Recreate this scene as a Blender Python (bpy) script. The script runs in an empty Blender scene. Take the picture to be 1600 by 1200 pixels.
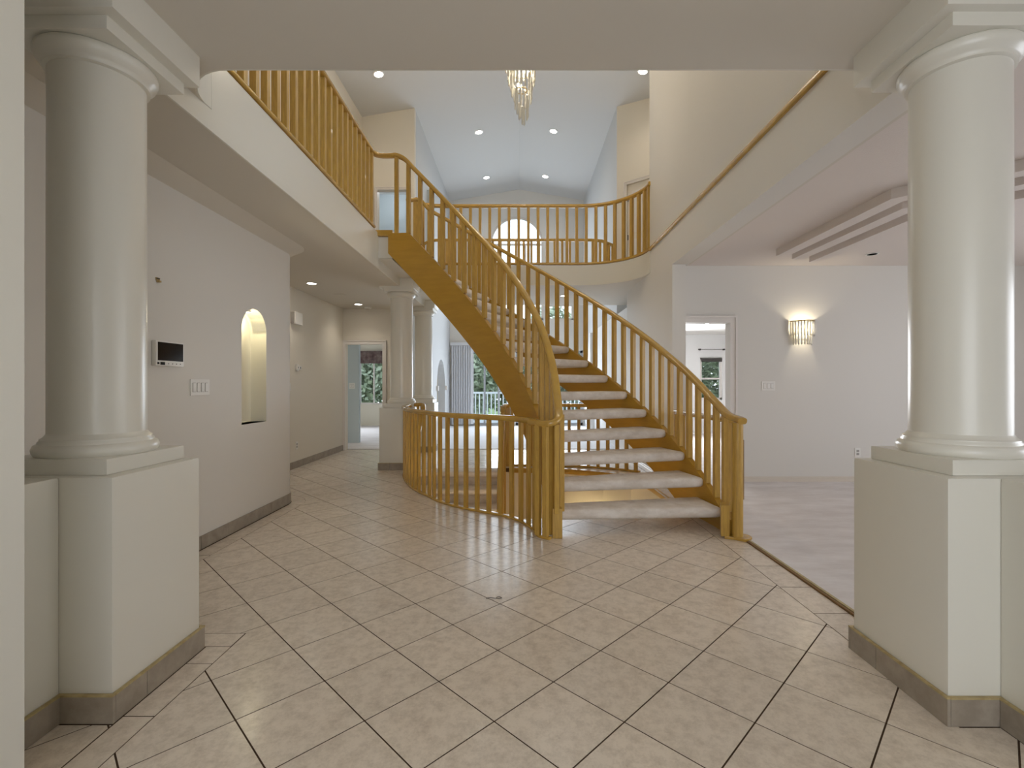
import bpy, bmesh, math, random
from mathutils import Vector, Matrix
random.seed(7)
PI = math.pi
SC = bpy.context.scene
COL = SC.collection

# ------------------------------------------------------------------ camera
H = 1.25
cam = bpy.data.cameras.new('camera'); camo = bpy.data.objects.new('camera', cam); COL.objects.link(camo)
cam.sensor_width = 36.0; cam.lens = 760 / 1600 * 36
cam.shift_x = (800 - 811) / 1600
cam.clip_start = 0.05; cam.clip_end = 300
camo.location = (0, 0, H); camo.rotation_euler = (PI / 2, 0, 0)
SC.camera = camo

# ------------------------------------------------------------------ world, lights, exposure
SC.view_settings.view_transform = 'Standard'
SC.view_settings.look = 'None'
SC.view_settings.gamma = 1.0
SC.view_settings.use_curve_mapping = False
SC.view_settings.exposure = 0.44
world = bpy.data.worlds.new('overcast_sky'); SC.world = world; world.use_nodes = True
wn = world.node_tree.nodes; wl = world.node_tree.links
bg = wn['Background']
tc = wn.new('ShaderNodeTexCoord'); sx = wn.new('ShaderNodeSeparateXYZ'); rp = wn.new('ShaderNodeValToRGB')
wl.new(tc.outputs['Generated'], sx.inputs[0]); wl.new(sx.outputs['Z'], rp.inputs[0]); wl.new(rp.outputs[0], bg.inputs[0])
rp.color_ramp.elements[0].position = 0.0; rp.color_ramp.elements[0].color = (0.88, 0.93, 1.0, 1)
rp.color_ramp.elements[1].position = 0.7; rp.color_ramp.elements[1].color = (0.72, 0.84, 1.0, 1)
bg.inputs[1].default_value = 2.0
SC.cycles.max_bounces = 12; SC.cycles.diffuse_bounces = 6; SC.cycles.glossy_bounces = 4
SC.cycles.transmission_bounces = 8; SC.cycles.transparent_max_bounces = 16
SC.cycles.sample_clamp_indirect = 4.0
SC.cycles.caustics_reflective = False; SC.cycles.caustics_refractive = False

def area_light(name, loc, aim, sx_, sy_, power, color):
    l = bpy.data.lights.new(name, 'AREA'); l.shape = 'RECTANGLE'; l.size = sx_; l.size_y = sy_
    l.energy = power; l.color = color
    o = bpy.data.objects.new(name, l); COL.objects.link(o); o.location = loc
    o.rotation_euler = (Vector(aim) - Vector(loc)).to_track_quat('-Z', 'Y').to_euler()
    return o
def point_light(name, loc, power, color, r=0.04):
    l = bpy.data.lights.new(name, 'POINT'); l.energy = power; l.color = color; l.shadow_soft_size = r
    o = bpy.data.objects.new(name, l); COL.objects.link(o); o.location = loc
    return o
def spot_light(name, loc, aim, power, color, ang=110, blend=0.8, r=0.04):
    l = bpy.data.lights.new(name, 'SPOT'); l.energy = power; l.color = color; l.shadow_soft_size = r
    l.spot_size = math.radians(ang); l.spot_blend = blend
    o = bpy.data.objects.new(name, l); COL.objects.link(o); o.location = loc
    o.rotation_euler = (Vector(aim) - Vector(loc)).to_track_quat('-Z', 'Y').to_euler()
    return o
WARM = (1.0, 0.80, 0.55); SOFT = (1.0, 0.90, 0.76); DAY = (0.82, 0.90, 1.0); FRONT = (0.97, 0.98, 1.0)
# daylight through the glazed entrance behind the camera and the living room windows
area_light('entrance_daylight', (0.2, -2.3, 1.35), (0.2, 3, 1.2), 2.6, 2.2, 27, FRONT)
area_light('upper_front_fill', (0.0, 0.4, 5.1), (0.0, 8, 3.9), 3.0, 1.6, 70, (1.0, 0.96, 0.90))  # added fill with no window behind it, brightens the upper walls
area_light('living_window_daylight', (6.8, 2.4, 1.5), (2.0, 4.0, 1.2), 3.0, 1.8, 29, (0.95, 0.96, 1.0))
area_light('study_window_daylight', (-5.2, 13.6, 1.4), (-3.4, 9.6, 1.2), 1.2, 1.2, 42, DAY)
area_light('bedroom_window_daylight', (3.2, 11.4, 1.6), (3.6, 7, 1.4), 1.4, 1.2, 90, (0.92,0.95,1.0))
# sky portals at the great room glazing
for nm, loc, a, b in (('great_room_sky_portal', (0.0, 14.32, 1.2), 3.7, 2.3), ('arch_sky_portal', (0.0, 14.32, 4.7), 3.0, 3.0)):
    o = area_light(nm, loc, (loc[0], 0, loc[2]), a, b, 1, (1, 1, 1)); o.data.cycles.is_portal = True
area_light('great_room_daylight', (0.0, 14.2, 4.6), (0.0, 9, 4.0), 3.2, 2.8, 36, DAY)
area_light('patio_daylight', (0.6, 14.2, 1.3), (0.4, 9, 0.4), 3.0, 1.9, 85, DAY)

# ------------------------------------------------------------------ materials
def mat(name, col, rough=0.6, bump=0.0, bscale=200, metal=0.0, spec=0.5, noise=None, coat=0.0, emit=None):
    m = bpy.data.materials.new(name); m.use_nodes = True
    nt = m.node_tree; n = nt.nodes; l = nt.links; p = n['Principled BSDF']
    p.inputs['Base Color'].default_value = (*col, 1); p.inputs['Roughness'].default_value = rough
    p.inputs['Metallic'].default_value = metal
    p.inputs['Specular IOR Level'].default_value = spec
    p.inputs['Coat Weight'].default_value = coat
    g = n.new('ShaderNodeNewGeometry')
    if noise:
        sc, c2, stretch, detail = noise
        mp = n.new('ShaderNodeMapping'); mp.inputs['Scale'].default_value = stretch
        l.new(g.outputs['Position'], mp.inputs[0])
        nz = n.new('ShaderNodeTexNoise'); nz.inputs['Scale'].default_value = sc; nz.inputs['Detail'].default_value = detail
        nz.inputs['Roughness'].default_value = 0.65
        l.new(mp.outputs[0], nz.inputs['Vector'])
        r = n.new('ShaderNodeValToRGB'); r.color_ramp.elements[0].position = 0.35; r.color_ramp.elements[1].position = 0.68
        r.color_ramp.elements[0].color = (*c2, 1); r.color_ramp.elements[1].color = (*col, 1)
        l.new(nz.outputs[0], r.inputs[0]); l.new(r.outputs[0], p.inputs['Base Color'])
    if bump:
        nb = n.new('ShaderNodeTexNoise'); nb.inputs['Scale'].default_value = bscale; nb.inputs['Detail'].default_value = 3
        l.new(g.outputs['Position'], nb.inputs['Vector'])
        b = n.new('ShaderNodeBump'); b.inputs['Strength'].default_value = bump; b.inputs['Distance'].default_value = 0.002
        l.new(nb.outputs[0], b.inputs['Height']); l.new(b.outputs[0], p.inputs['Normal'])
    if emit:
        p.inputs['Emission Color'].default_value = (*emit[0], 1); p.inputs['Emission Strength'].default_value = emit[1]
    return m
M_WALL = mat('wall_paint', (0.70, 0.675, 0.63), 0.55, 0.12, 160, spec=0.3)
M_WALLU = mat('gallery_wall_paint', (0.72, 0.67, 0.58), 0.6, 0.12, 160, spec=0.3)
M_CEIL = mat('ceiling_paint', (0.74, 0.72, 0.68), 0.8, 0.15, 120, spec=0.2)
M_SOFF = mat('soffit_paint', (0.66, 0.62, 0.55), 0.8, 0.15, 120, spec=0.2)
M_VAULT = mat('vault_paint', (0.63, 0.63, 0.62), 0.8, 0.12, 120, spec=0.2)
M_PALE = mat('pale_grey_paint', (0.80, 0.80, 0.79), 0.7)
M_GREAT = mat('great_room_paint', (0.58, 0.59, 0.595), 0.7)
M_STIP = mat('stippled_ceiling', (0.74, 0.68, 0.64), 0.9, 0.9, 90, spec=0.1)
M_COLM = mat('column_enamel', (0.72, 0.70, 0.63), 0.28, 0.03, 60, spec=0.5)
M_TRIM = mat('white_trim', (0.74, 0.70, 0.66), 0.35)
M_NICHE = mat('niche_paint', (0.80, 0.75, 0.60), 0.6)
M_GROUT = mat('grout', (0.07, 0.045, 0.03), 1.0, spec=0.0)
M_CARP = mat('living_carpet', (0.82, 0.79, 0.79), 0.95, 1.0, 420, spec=0.1, noise=(2.2, (0.69, 0.65, 0.64), (1, 2.4, 1), 5))
M_TREAD = mat('tread_carpet', (0.82, 0.77, 0.72), 0.95, 1.0, 380, spec=0.1, noise=(7, (0.64, 0.575, 0.51), (1, 1, 2), 6))
M_OAK = mat('golden_oak', (0.56, 0.345, 0.065), 0.42, 0.1, 90, noise=(9, (0.42, 0.25, 0.05), (9, 9, 0.9), 4), coat=0.1)
M_OAKR = mat('golden_oak_rail', (0.54, 0.33, 0.06), 0.26, 0.05, 60, noise=(6, (0.46, 0.27, 0.05), (1, 1, 1), 3), coat=0.4)
M_OAKS = mat('oak_stringer', (0.46, 0.255, 0.025), 0.38, 0.05, 60, noise=(3, (0.40, 0.215, 0.02), (1, 1, 6), 3), coat=0.1)
M_OAKD = mat('oak_dark_edge', (0.25, 0.14, 0.05), 0.45)
M_BASET = mat('baseboard_tile_glaze', (0.36, 0.31, 0.25), 0.4, noise=(11, (0.26, 0.22, 0.175), (1, 1, 1), 6))
M_STRIPM = mat('brass_strip', (0.50, 0.40, 0.20), 0.4, noise=(20, (0.36, 0.27, 0.12), (1, 1, 1), 3))
M_PLAST = mat('white_plastic', (0.78, 0.76, 0.72), 0.35)
M_PLASTD = mat('grey_plastic', (0.35, 0.33, 0.31), 0.4)
M_BLACK = mat('black_screen', (0.008, 0.008, 0.009), 0.12)
M_BLACKM = mat('black_matt', (0.006, 0.006, 0.006), 0.9, spec=0.05)
M_DARK = mat('dark_metal', (0.05, 0.045, 0.04), 0.5)
M_BRASS = mat('brass', (0.55, 0.42, 0.2), 0.35, metal=0.9)
M_LAMP = mat('lamp_lens', (1, 1, 1), 0.5, emit=((1, 0.95, 0.86), 14))
M_BULB = mat('bulb_glass', (1, 0.95, 0.8), 0.4, emit=((1, 0.88, 0.62), 7))
M_ROOMG = mat('blue_grey_wall_paint', (0.52, 0.57, 0.58), 0.7)
M_CREAM = mat('cream_wall_paint', (0.72, 0.68, 0.58), 0.7)
M_BLIND = mat('blind_fabric', (0.70, 0.71, 0.74), 0.7)
M_VAL = mat('valance_fabric', (0.22, 0.17, 0.15), 0.9, noise=(9, (0.09, 0.05, 0.05), (1, 1, 1), 4))
M_DECK = mat('deck_boards', (0.50, 0.50, 0.50), 0.7)
M_WHITE = mat('exterior_white', (0.75, 0.77, 0.8), 0.5)
M_LEAF = mat('leaves', (0.40, 0.44, 0.32), 0.7, noise=(3, (0.24, 0.29, 0.19), (1, 1, 1), 4))
M_BARK = mat('bark', (0.20, 0.15, 0.11), 0.9)
M_LAWN = mat('lawn', (0.17, 0.24, 0.08), 0.95)
M_BASEW = mat('basement_wall_paint', (0.66, 0.60, 0.52), 0.7)
# tile: per tile variation plus veins
m = M_TILE = bpy.data.materials.new('floor_tile_glaze'); m.use_nodes = True
nt = m.node_tree; n = nt.nodes; l = nt.links; p = n['Principled BSDF']
g = n.new('ShaderNodeNewGeometry'); oi = n.new('ShaderNodeObjectInfo')
nz = n.new('ShaderNodeTexNoise'); nz.inputs['Scale'].default_value = 17; nz.inputs['Detail'].default_value = 10; nz.inputs['Roughness'].default_value = 0.8
nz.noise_dimensions = '4D'
l.new(g.outputs['Position'], nz.inputs['Vector'])
mw = n.new('ShaderNodeMath'); mw.operation = 'MULTIPLY'; mw.inputs[1].default_value = 30; l.new(oi.outputs['Random'], mw.inputs[0]); l.new(mw.outputs[0], nz.inputs['W'])
r = n.new('ShaderNodeValToRGB'); e = r.color_ramp.elements
e[0].position = 0.36; e[0].color = (0.58, 0.50, 0.415, 1); e[1].position = 0.56; e[1].color = (0.76, 0.675, 0.575, 1)
l.new(nz.outputs[0], r.inputs[0])
hv = n.new('ShaderNodeHueSaturation'); mr = n.new('ShaderNodeMapRange'); mr.inputs['To Min'].default_value = 0.96; mr.inputs['To Max'].default_value = 1.03
l.new(oi.outputs['Random'], mr.inputs['Value']); l.new(mr.outputs[0], hv.inputs['Value']); l.new(r.outputs[0], hv.inputs['Color'])
l.new(hv.outputs[0], p.inputs['Base Color']); p.inputs['Roughness'].default_value = 0.21; p.inputs['Specular IOR Level'].default_value = 0.5
nb = n.new('ShaderNodeTexNoise'); nb.inputs['Scale'].default_value = 14; l.new(g.outputs['Position'], nb.inputs['Vector'])
b = n.new('ShaderNodeBump'); b.inputs['Strength'].default_value = 0.10; b.inputs['Distance'].default_value = 0.004
l.new(nb.outputs[0], b.inputs['Height']); l.new(b.outputs[0], p.inputs['Normal'])
# glass
def glass(name, col, rough, trans):
    m = bpy.data.materials.new(name); m.use_nodes = True; p = m.node_tree.nodes['Principled BSDF']
    p.inputs['Base Color'].default_value = (*col, 1); p.inputs['Roughness'].default_value = rough
    p.inputs['Transmission Weight'].default_value = trans; p.inputs['IOR'].default_value = 1.45
    return m
M_CRYS = glass('crystal', (1.0, 0.97, 0.88), 0.18, 0.4)
m = M_PANE = bpy.data.materials.new('window_glass'); m.use_nodes = True
nt = m.node_tree; nt.nodes.clear()
out = nt.nodes.new('ShaderNodeOutputMaterial'); mx = nt.nodes.new('ShaderNodeMixShader'); tr = nt.nodes.new('ShaderNodeBsdfTransparent'); gl = nt.nodes.new('ShaderNodeBsdfGlossy')
gl.inputs['Roughness'].default_value = 0.02; tr.inputs[0].default_value = (0.95, 0.98, 0.98, 1)
fr = nt.nodes.new('ShaderNodeFresnel'); fr.inputs[0].default_value = 1.3
nt.links.new(fr.outputs[0], mx.inputs[0]); nt.links.new(tr.outputs[0], mx.inputs[1]); nt.links.new(gl.outputs[0], mx.inputs[2]); nt.links.new(mx.outputs[0], out.inputs[0])

# ------------------------------------------------------------------ mesh helpers
class MB:
    def __init__(s): s.v = []; s.f = []
    def add(s, vs, fs):
        k = len(s.v); s.v += [tuple(v) for v in vs]; s.f += [tuple(k + i for i in f) for f in fs]; return s
    def box(s, x0, x1, y0, y1, z0, z1):
        return s.add([(x0,y0,z0),(x1,y0,z0),(x1,y1,z0),(x0,y1,z0),(x0,y0,z1),(x1,y0,z1),(x1,y1,z1),(x0,y1,z1)],
                     [(0,3,2,1),(4,5,6,7),(0,1,5,4),(1,2,6,5),(2,3,7,6),(3,0,4,7)])
    def prism(s, poly, z0, z1):
        n = len(poly)
        a = sum(poly[i][0]*poly[(i+1)%n][1]-poly[(i+1)%n][0]*poly[i][1] for i in range(n))
        if a < 0: poly = poly[::-1]
        vs = [(x,y,z0) for x,y in poly] + [(x,y,z1) for x,y in poly]
        return s.add(vs, [tuple(range(n-1,-1,-1)), tuple(range(n,2*n))] + [(i,(i+1)%n,n+(i+1)%n,n+i) for i in range(n)])
    def lathe(s, prof, cx=0, cy=0, n=48, a0=0, a1=2*PI, ring=False):
        full = abs(a1-a0) > 6.28; m = n if full else n+1
        vs = []
        if ring: prof = list(prof)+[prof[0]]
        for r_, z in prof:
            for i in range(m):
                a = a0+(a1-a0)*i/n; vs.append((cx+r_*math.cos(a), cy+r_*math.sin(a), z))
        fs = []
        for j in range(len(prof)-1):
            for i in range(n):
                k = (i+1) % m if full else i+1
                fs.append((j*m+i, j*m+k, (j+1)*m+k, (j+1)*m+i))
        if full and not ring:
            fs.append(tuple(range(m-1,-1,-1))); fs.append(tuple((len(prof)-1)*m+i for i in range(m)))
        return s.add(vs, fs)
    def sweep(s, path, prof, up=Vector((0,0,1)), caps=True, vertical=False):
        """profile (side, up) swept along path of Vectors; section stays upright"""
        path = [Vector(p) for p in path]; n = len(path); k = len(prof); vs = []
        for i in range(n):
            d = (path[min(i+1,n-1)] - path[max(i-1,0)]).normalized()
            dh = Vector((d.x,d.y,0)); dh = dh.normalized() if dh.length > 1e-5 else Vector((0,1,0))
            side = dh.cross(Vector((0,0,1))).normalized()
            u = Vector((0,0,1)) if vertical else side.cross(d).normalized()
            for a, b_ in prof: vs.append(path[i] + side*a + u*b_)
        fs = [(i*k+j, i*k+(j+1)%k, (i+1)*k+(j+1)%k, (i+1)*k+j) for i in range(n-1) for j in range(k)]
        if caps: fs += [tuple(range(k-1,-1,-1)), tuple((n-1)*k+j for j in range(k))]
        return s.add(vs, fs)
    def mesh(s, name, m, smooth=None, bevel=0):
        me = bpy.data.meshes.new(name); me.from_pydata(s.v, [], s.f)
        bm = bmesh.new(); bm.from_mesh(me)
        bmesh.ops.recalc_face_normals(bm, faces=bm.faces)
        if bevel:
            bmesh.ops.bevel(bm, geom=[e_ for e_ in bm.edges if len(e_.link_faces)==2 and e_.calc_face_angle(0) > 0.6], offset=bevel, segments=2, affect='EDGES', profile=0.7)
        bm.to_mesh(me); bm.free(); me.materials.append(m)
        if smooth:
            me.polygons.foreach_set('use_smooth', [True]*len(me.polygons)); me.set_sharp_from_angle(angle=math.radians(smooth))
        return me
    def build(s, name, m, parent=None, smooth=None, bevel=0, loc=None):
        o = bpy.data.objects.new(name, s.mesh(name, m, smooth, bevel)); COL.objects.link(o)
        if parent: o.parent = parent
        if loc: o.location = loc
        return o
def link(name, me, parent=None, loc=(0,0,0), rz=0, sc=None):
    o = bpy.data.objects.new(name, me); COL.objects.link(o); o.location = loc; o.rotation_euler[2] = rz
    if sc: o.scale = sc
    if parent: o.parent = parent
    return o
def tag(o, label, cat, group=None):
    o['label'] = label; o['category'] = cat
    if group: o['group'] = group
    return o
def thing(name, label, cat, loc=(0,0,0), rz=0, group=None):
    o = bpy.data.objects.new(name, None); COL.objects.link(o); o.location = loc; o.rotation_euler[2] = rz
    o.empty_display_size = 0.1
    return tag(o, label, cat, group)
def struct(o, label=None):
    o['kind'] = 'structure'
    if label: o['label'] = label
    return o
def catmull(pts, n=8):
    P = [Vector(p) for p in pts]; out = []
    for i in range(len(P)-1):
        a = P[max(i-1,0)]; b_ = P[i]; c = P[i+1]; d = P[min(i+2,len(P)-1)]
        for k in range(n):
            t = k/n
            out.append(0.5*((2*b_)+(c-a)*t+(2*a-5*b_+4*c-d)*t*t+(3*b_-a-3*c+d)*t**3))
    out.append(P[-1]); return out
def resample(path, step, start=0.0, end=0.0):
    """points and headings every step metres of plan length"""
    P = [Vector(p) for p in path]; L = [0]
    for i in range(1,len(P)): L.append(L[-1]+(P[i]-P[i-1]).xy.length)
    tot = L[-1]-start-end; n = max(1, round(tot/step)); out = []
    for k in range(n+1):
        s_ = start+tot*k/n; i = 1
        while i < len(P)-1 and L[i] < s_: i += 1
        t = (s_-L[i-1])/max(1e-9, L[i]-L[i-1]); q = P[i-1].lerp(P[i], t); d = P[i]-P[i-1]
        out.append((q, math.atan2(d.y, d.x)))
    return out
def clip(poly, a, b_, c):
    """keep a*x+b*y<=c"""
    out = []
    for i in range(len(poly)):
        p_, q = poly[i], poly[(i+1)%len(poly)]
        dp = a*p_[0]+b_*p_[1]-c; dq = a*q[0]+b_*q[1]-c
        if dp <= 0: out.append(p_)
        if (dp < 0 < dq) or (dq < 0 < dp):
            t = dp/(dp-dq); out.append((p_[0]+(q[0]-p_[0])*t, p_[1]+(q[1]-p_[1])*t))
    return out
def parea(p_): return 0.5*sum(p_[i][0]*p_[(i+1)%len(p_)][1]-p_[(i+1)%len(p_)][0]*p_[i][1] for i in range(len(p_)))
def hull(pts):
    pts = sorted(set(pts)); cr = lambda o,a,b_: (a[0]-o[0])*(b_[1]-o[1])-(a[1]-o[1])*(b_[0]-o[0])
    lo = []
    for q in pts:
        while len(lo) >= 2 and cr(lo[-2],lo[-1],q) <= 0: lo.pop()
        lo.append(q)
    up = []
    for q in reversed(pts):
        while len(up) >= 2 and cr(up[-2],up[-1],q) <= 0: up.pop()
        up.append(q)
    return lo[:-1]+up[:-1]
def clip_rect(poly, x0, x1, y0, y1):
    for a in ((1,0,x1),(-1,0,-x0),(0,1,y1),(0,-1,-y0)):
        poly = clip(poly, *a)
        if len(poly) < 3: return []
    return poly
def subtract(poly, C):
    """poly minus convex ccw C -> list of convex pieces"""
    out = []; P = poly
    for i in range(len(C)):
        a, b_ = C[i], C[(i+1)%len(C)]
        nx, ny = b_[1]-a[1], -(b_[0]-a[0]); c = nx*a[0]+ny*a[1]
        o_ = clip(P, -nx, -ny, -c)
        if len(o_) >= 3 and abs(parea(o_)) > 3e-6: out.append(o_)
        P = clip(P, nx, ny, c)
        if len(P) < 3: break
    return out
def rounded(w, h, r_, seg=3):
    pts = []
    for cx, cy, a0 in ((w/2-r_,h/2-r_,0),(-w/2+r_,h/2-r_,PI/2),(-w/2+r_,-h/2+r_,PI),(w/2-r_,-h/2+r_,1.5*PI)):
        for i in range(seg+1):
            a = a0+PI/2*i/seg; pts.append((cx+r_*math.cos(a), cy+r_*math.sin(a)))
    return pts
def wall(name, p0, p1, z0, z1, th, m, holes=(), nrm=1, top=None, base=None):
    """wall from p0 to p1 in plan, thickness th to the left (nrm=1) or right of the direction.
    holes: (u0,u1,lo,hi,arch) ; arch: hi is the spring of a half-ellipse of given rise"""
    p0 = Vector(p0); p1 = Vector(p1); L = (p1-p0).length; d = (p1-p0)/L; nn = Vector((-d.y, d.x))*nrm*th
    us = {0.0, L}
    for h in holes:
        us |= {max(0,h[0]), min(L,h[1])}
        if h[4]:
            for k in range(1,20):
                us.add((h[0]+h[1])/2-math.cos(PI*k/20)*(h[1]-h[0])/2)
    if top:
        for k in range(1, 12): us.add(L*k/12)
        us |= set(u for u in (top[1] if isinstance(top, tuple) else ()) )
    tf = (top[0] if isinstance(top, tuple) else top) or (lambda x, y: z1)
    us = sorted(us); mb = MB()
    for a, b_ in zip(us, us[1:]):
        if b_-a < 1e-5: continue
        mid = (a+b_)/2
        hs = sorted([h for h in holes if h[0] < mid < h[1]], key=lambda h: h[2])
        def hi(h, u):
            if not h[4]: return h[3]
            c = (h[0]+h[1])/2; w = (h[1]-h[0])/2; return h[3]+h[4]*math.sqrt(max(0,1-((u-c)/w)**2))
        pa, pb = p0+d*a, p0+d*b_
        segs = []; cur = (z0, z0)
        for h in hs:
            segs.append((cur, (h[2], h[2]))); cur = (hi(h,a), hi(h,b_))
        segs.append((cur, (tf(pa.x,pa.y), tf(pb.x,pb.y))))
        for (l0,l1),(h0,h1) in segs:
            if h0-l0 < 1e-4 and h1-l1 < 1e-4: continue
            qa, qb = pa+nn, pb+nn
            mb.add([(pa.x,pa.y,l0),(pb.x,pb.y,l1),(qb.x,qb.y,l1),(qa.x,qa.y,l0),(pa.x,pa.y,h0),(pb.x,pb.y,h1),(qb.x,qb.y,h1),(qa.x,qa.y,h0)],
                   [(0,3,2,1),(4,5,6,7),(0,1,5,4),(1,2,6,5),(2,3,7,6),(3,0,4,7)])
    return struct(mb.build(name, m))

# ================================================================== FLOOR
F2 = 3.13                      # top of the upper floor trim
WELL = hull([(0.02,4.50),(0.3,4.60),(-0.3146,4.73),(-0.62,4.92),(-0.857,5.171),(-1.0014,5.398),(-1.1505,5.605),(-1.344,5.975),(-1.502,6.397),
             (-1.575,6.738),(-1.585,7.0),(-1.56,7.12),(-1.5,7.16),(0.05,7.26),(0.65,7.18),(1.2,6.93),(1.52,6.6),(1.64,6.1),(1.66,5.4),(1.62,4.85),(1.45,4.64),(1.2,4.60)])
# grout bed with the stairwell cut out
mb = MB()
for q in subtract([(-3.4,-2.5),(1.83,-2.5),(1.83,9.3),(-3.4,9.3)], WELL): mb.prism(q, -0.06, -0.0014)
floor = struct(mb.build('floor', M_GROUT))
pa_, pb_ = 0.3445, 0.3365
A = Vector((-1.009,1)).normalized(); Bv = Vector((0.991,1)).normalized(); N0 = Vector((-0.5815,2.2875))
CX0, CY0 = -2.71, 5.05
corner_cut = hull([(-3.6,4.9),(-3.6,5.49),(-2.69,5.49)] + [(CX0+0.455*math.cos(a), CY0+0.44*math.sin(a)) for a in [PI/2*i/8 for i in range(9)]] + [(-2.255,4.9)])
RECTS = [(-1.688,-1.494,0.9,1.782),(1.602,1.750,0.9,1.768),(-1.368,1.602,1.2,2.442),(-2.252,1.602,2.442,5.0),(-3.18,1.602,5.0,9.28),(1.602,1.80,5.80,9.28)]
def tile_obj(polys, parent, z0=-0.0016, z1=0.0, name='tile'):
    mb = MB(); cx = sum(p_[0] for q in polys for p_ in q)/sum(len(q) for q in polys); cy = sum(p_[1] for q in polys for p_ in q)/sum(len(q) for q in polys)
    for q in polys: mb.prism([(x-cx,y-cy) for x,y in q], z0, z1)
    return mb.build(name, M_TILE, parent, loc=(cx,cy,0))
g_ = 0.0030
for i in range(-14, 24):
    for j in range(-16, 26):
        cs = [N0+A*(pa_*(i+u))+Bv*(pb_*(j+v)) for u,v in ((0,0),(1,0),(1,1),(0,1))]
        c = sum(cs, Vector((0,0)))/4
        if c.y < 0.8 or c.y > 9.6 or c.x < -3.6 or c.x > 2.1: continue
        poly = [tuple(c+(q-c)*(1-2*g_/0.34)) for q in cs]
        if parea(poly) < 0: poly = poly[::-1]
        pieces = []
        for rct in RECTS:
            r_ = clip_rect(poly, *rct)
            if len(r_) >= 3 and abs(parea(r_)) > 2e-5: pieces.append(r_)
        res = []
        for q in pieces:
            for q2 in subtract(q, WELL):
                if rct: res += subtract(q2, corner_cut) if min(p_[0] for p_ in q2) < -2.2 else [q2]
        if res and sum(abs(parea(q)) for q in res) > 1.2e-4: tile_obj(res, floor)
# border pieces
def strip(x0, x1, y0, y1, step, axis='y', off=0.0):
    a, b_ = (y0,y1) if axis == 'y' else (x0,x1); t = a+off
    if off: seg = [(a, a+off)]
    else: seg = []
    while t < b_-0.02: seg.append((t, min(b_, t+step))); t += step
    for s0, s1 in seg:
        s0 += g_; s1 -= g_
        if axis == 'y': tile_obj([[(x0+g_,s0),(x1-g_,s0),(x1-g_,s1),(x0+g_,s1)]], floor)
        else: tile_obj([[(s0,y0+g_),(s1,y0+g_),(s1,y1-g_),(s0,y1-g_)]], floor)
strip(1.604,1.800,2.31,5.80,0.345,off=0.34)
strip(-1.49,-1.370,1.30,2.315,0.345,off=0.185)
strip(-2.25,-1.372,2.315,2.440,0.345,'x',off=0.25)
strip(-2.39,-2.254,2.315,5.05,0.345,off=0.2)
strip(-3.32,-3.182,5.50,9.28,0.345)
strip(-3.18,-2.71,5.355,5.488,0.24,'x')
for k in range(3):
    aa = [PI/2*(k/3)+PI/2/3*i/4 for i in range(5)]; aa[0] += 0.006; aa[-1] -= 0.006
    tile_obj([[(CX0+0.318*math.cos(a), CY0+0.308*math.sin(a)) for a in aa] + [(CX0+0.452*math.cos(a), CY0+0.438*math.sin(a)) for a in reversed(aa)]], floor)
# past 300 tiles: the smallest to see are joined into one part
def seen(o):
    x, y = o.location.x, o.location.y
    if y < 1.55 or abs(x/y) > 1.1: return 0.0
    return sum(f.area for f in o.data.polygons if f.normal.z > 0.5)/y**3
tiles_ = sorted([o for o in COL.objects if o.parent is floor], key=seen, reverse=True)
rest = MB()
for o in tiles_[299:]:
    rest.add([v.co+o.location for v in o.data.vertices], [tuple(f.vertices) for f in o.data.polygons])
    me_ = o.data; bpy.data.objects.remove(o); bpy.data.meshes.remove(me_)
rest.build('small_tiles', M_TILE, floor)['kind'] = 'stuff'
# carpets
struct(MB().box(1.832,7.0,-2.5,6.2,-0.05,0.012).build('floor.001', M_CARP), 'pale mauve carpet of the living room')
struct(MB().box(-2.1,1.98,9.302,14.5,-0.05,0.010).build('floor.002', M_BLIND), 'pale carpet of the great room under the tall windows')
struct(MB().box(-6.0,-2.102,9.302,14.5,-0.05,0.010).build('floor.003', M_CARP), 'grey carpet of the back room beyond the hall doorway')
struct(MB().box(1.985,7.0,6.202,12.4,-0.05,0.010).build('floor.004', M_CARP), 'carpet of the bedroom beyond the living room doorway')
struct(MB().box(1.802,1.814,2.2,5.79,-0.01,0.010).build('trim_1', M_OAKD), 'thin dark edge strip between tiles and carpet')
struct(MB().box(1.816,1.834,2.2,5.79,-0.01,0.014).build('trim_2', M_STRIPM), 'brass coloured carpet edge strip beside the tiles')

# ================================================================== LEFT WALL with the niche
NY0, NY1, NZ0, NZS, NR = 4.225, 4.64, 0.895, 1.725, 0.2075
wl_ = wall('wall_left', (-2.41,1.0), (-2.41,5.05), 0, 2.68, 0.16, M_WALL, holes=[(NY0-1.0, NY1-1.0, NZ0, NZS, NR)], nrm=1)
mb = MB(); n_ = 14   # rounded corner and return
arc = [(CX0+0.30*math.cos(PI/2*i/n_), CY0+0.30*math.sin(PI/2*i/n_)) for i in range(n_+1)]
mb.prism([(-3.6,5.05)] + arc + [(-3.6,5.35)], 0, 2.68)
o = struct(mb.build('wall_left_corner', M_WALL, smooth=40))
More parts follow.
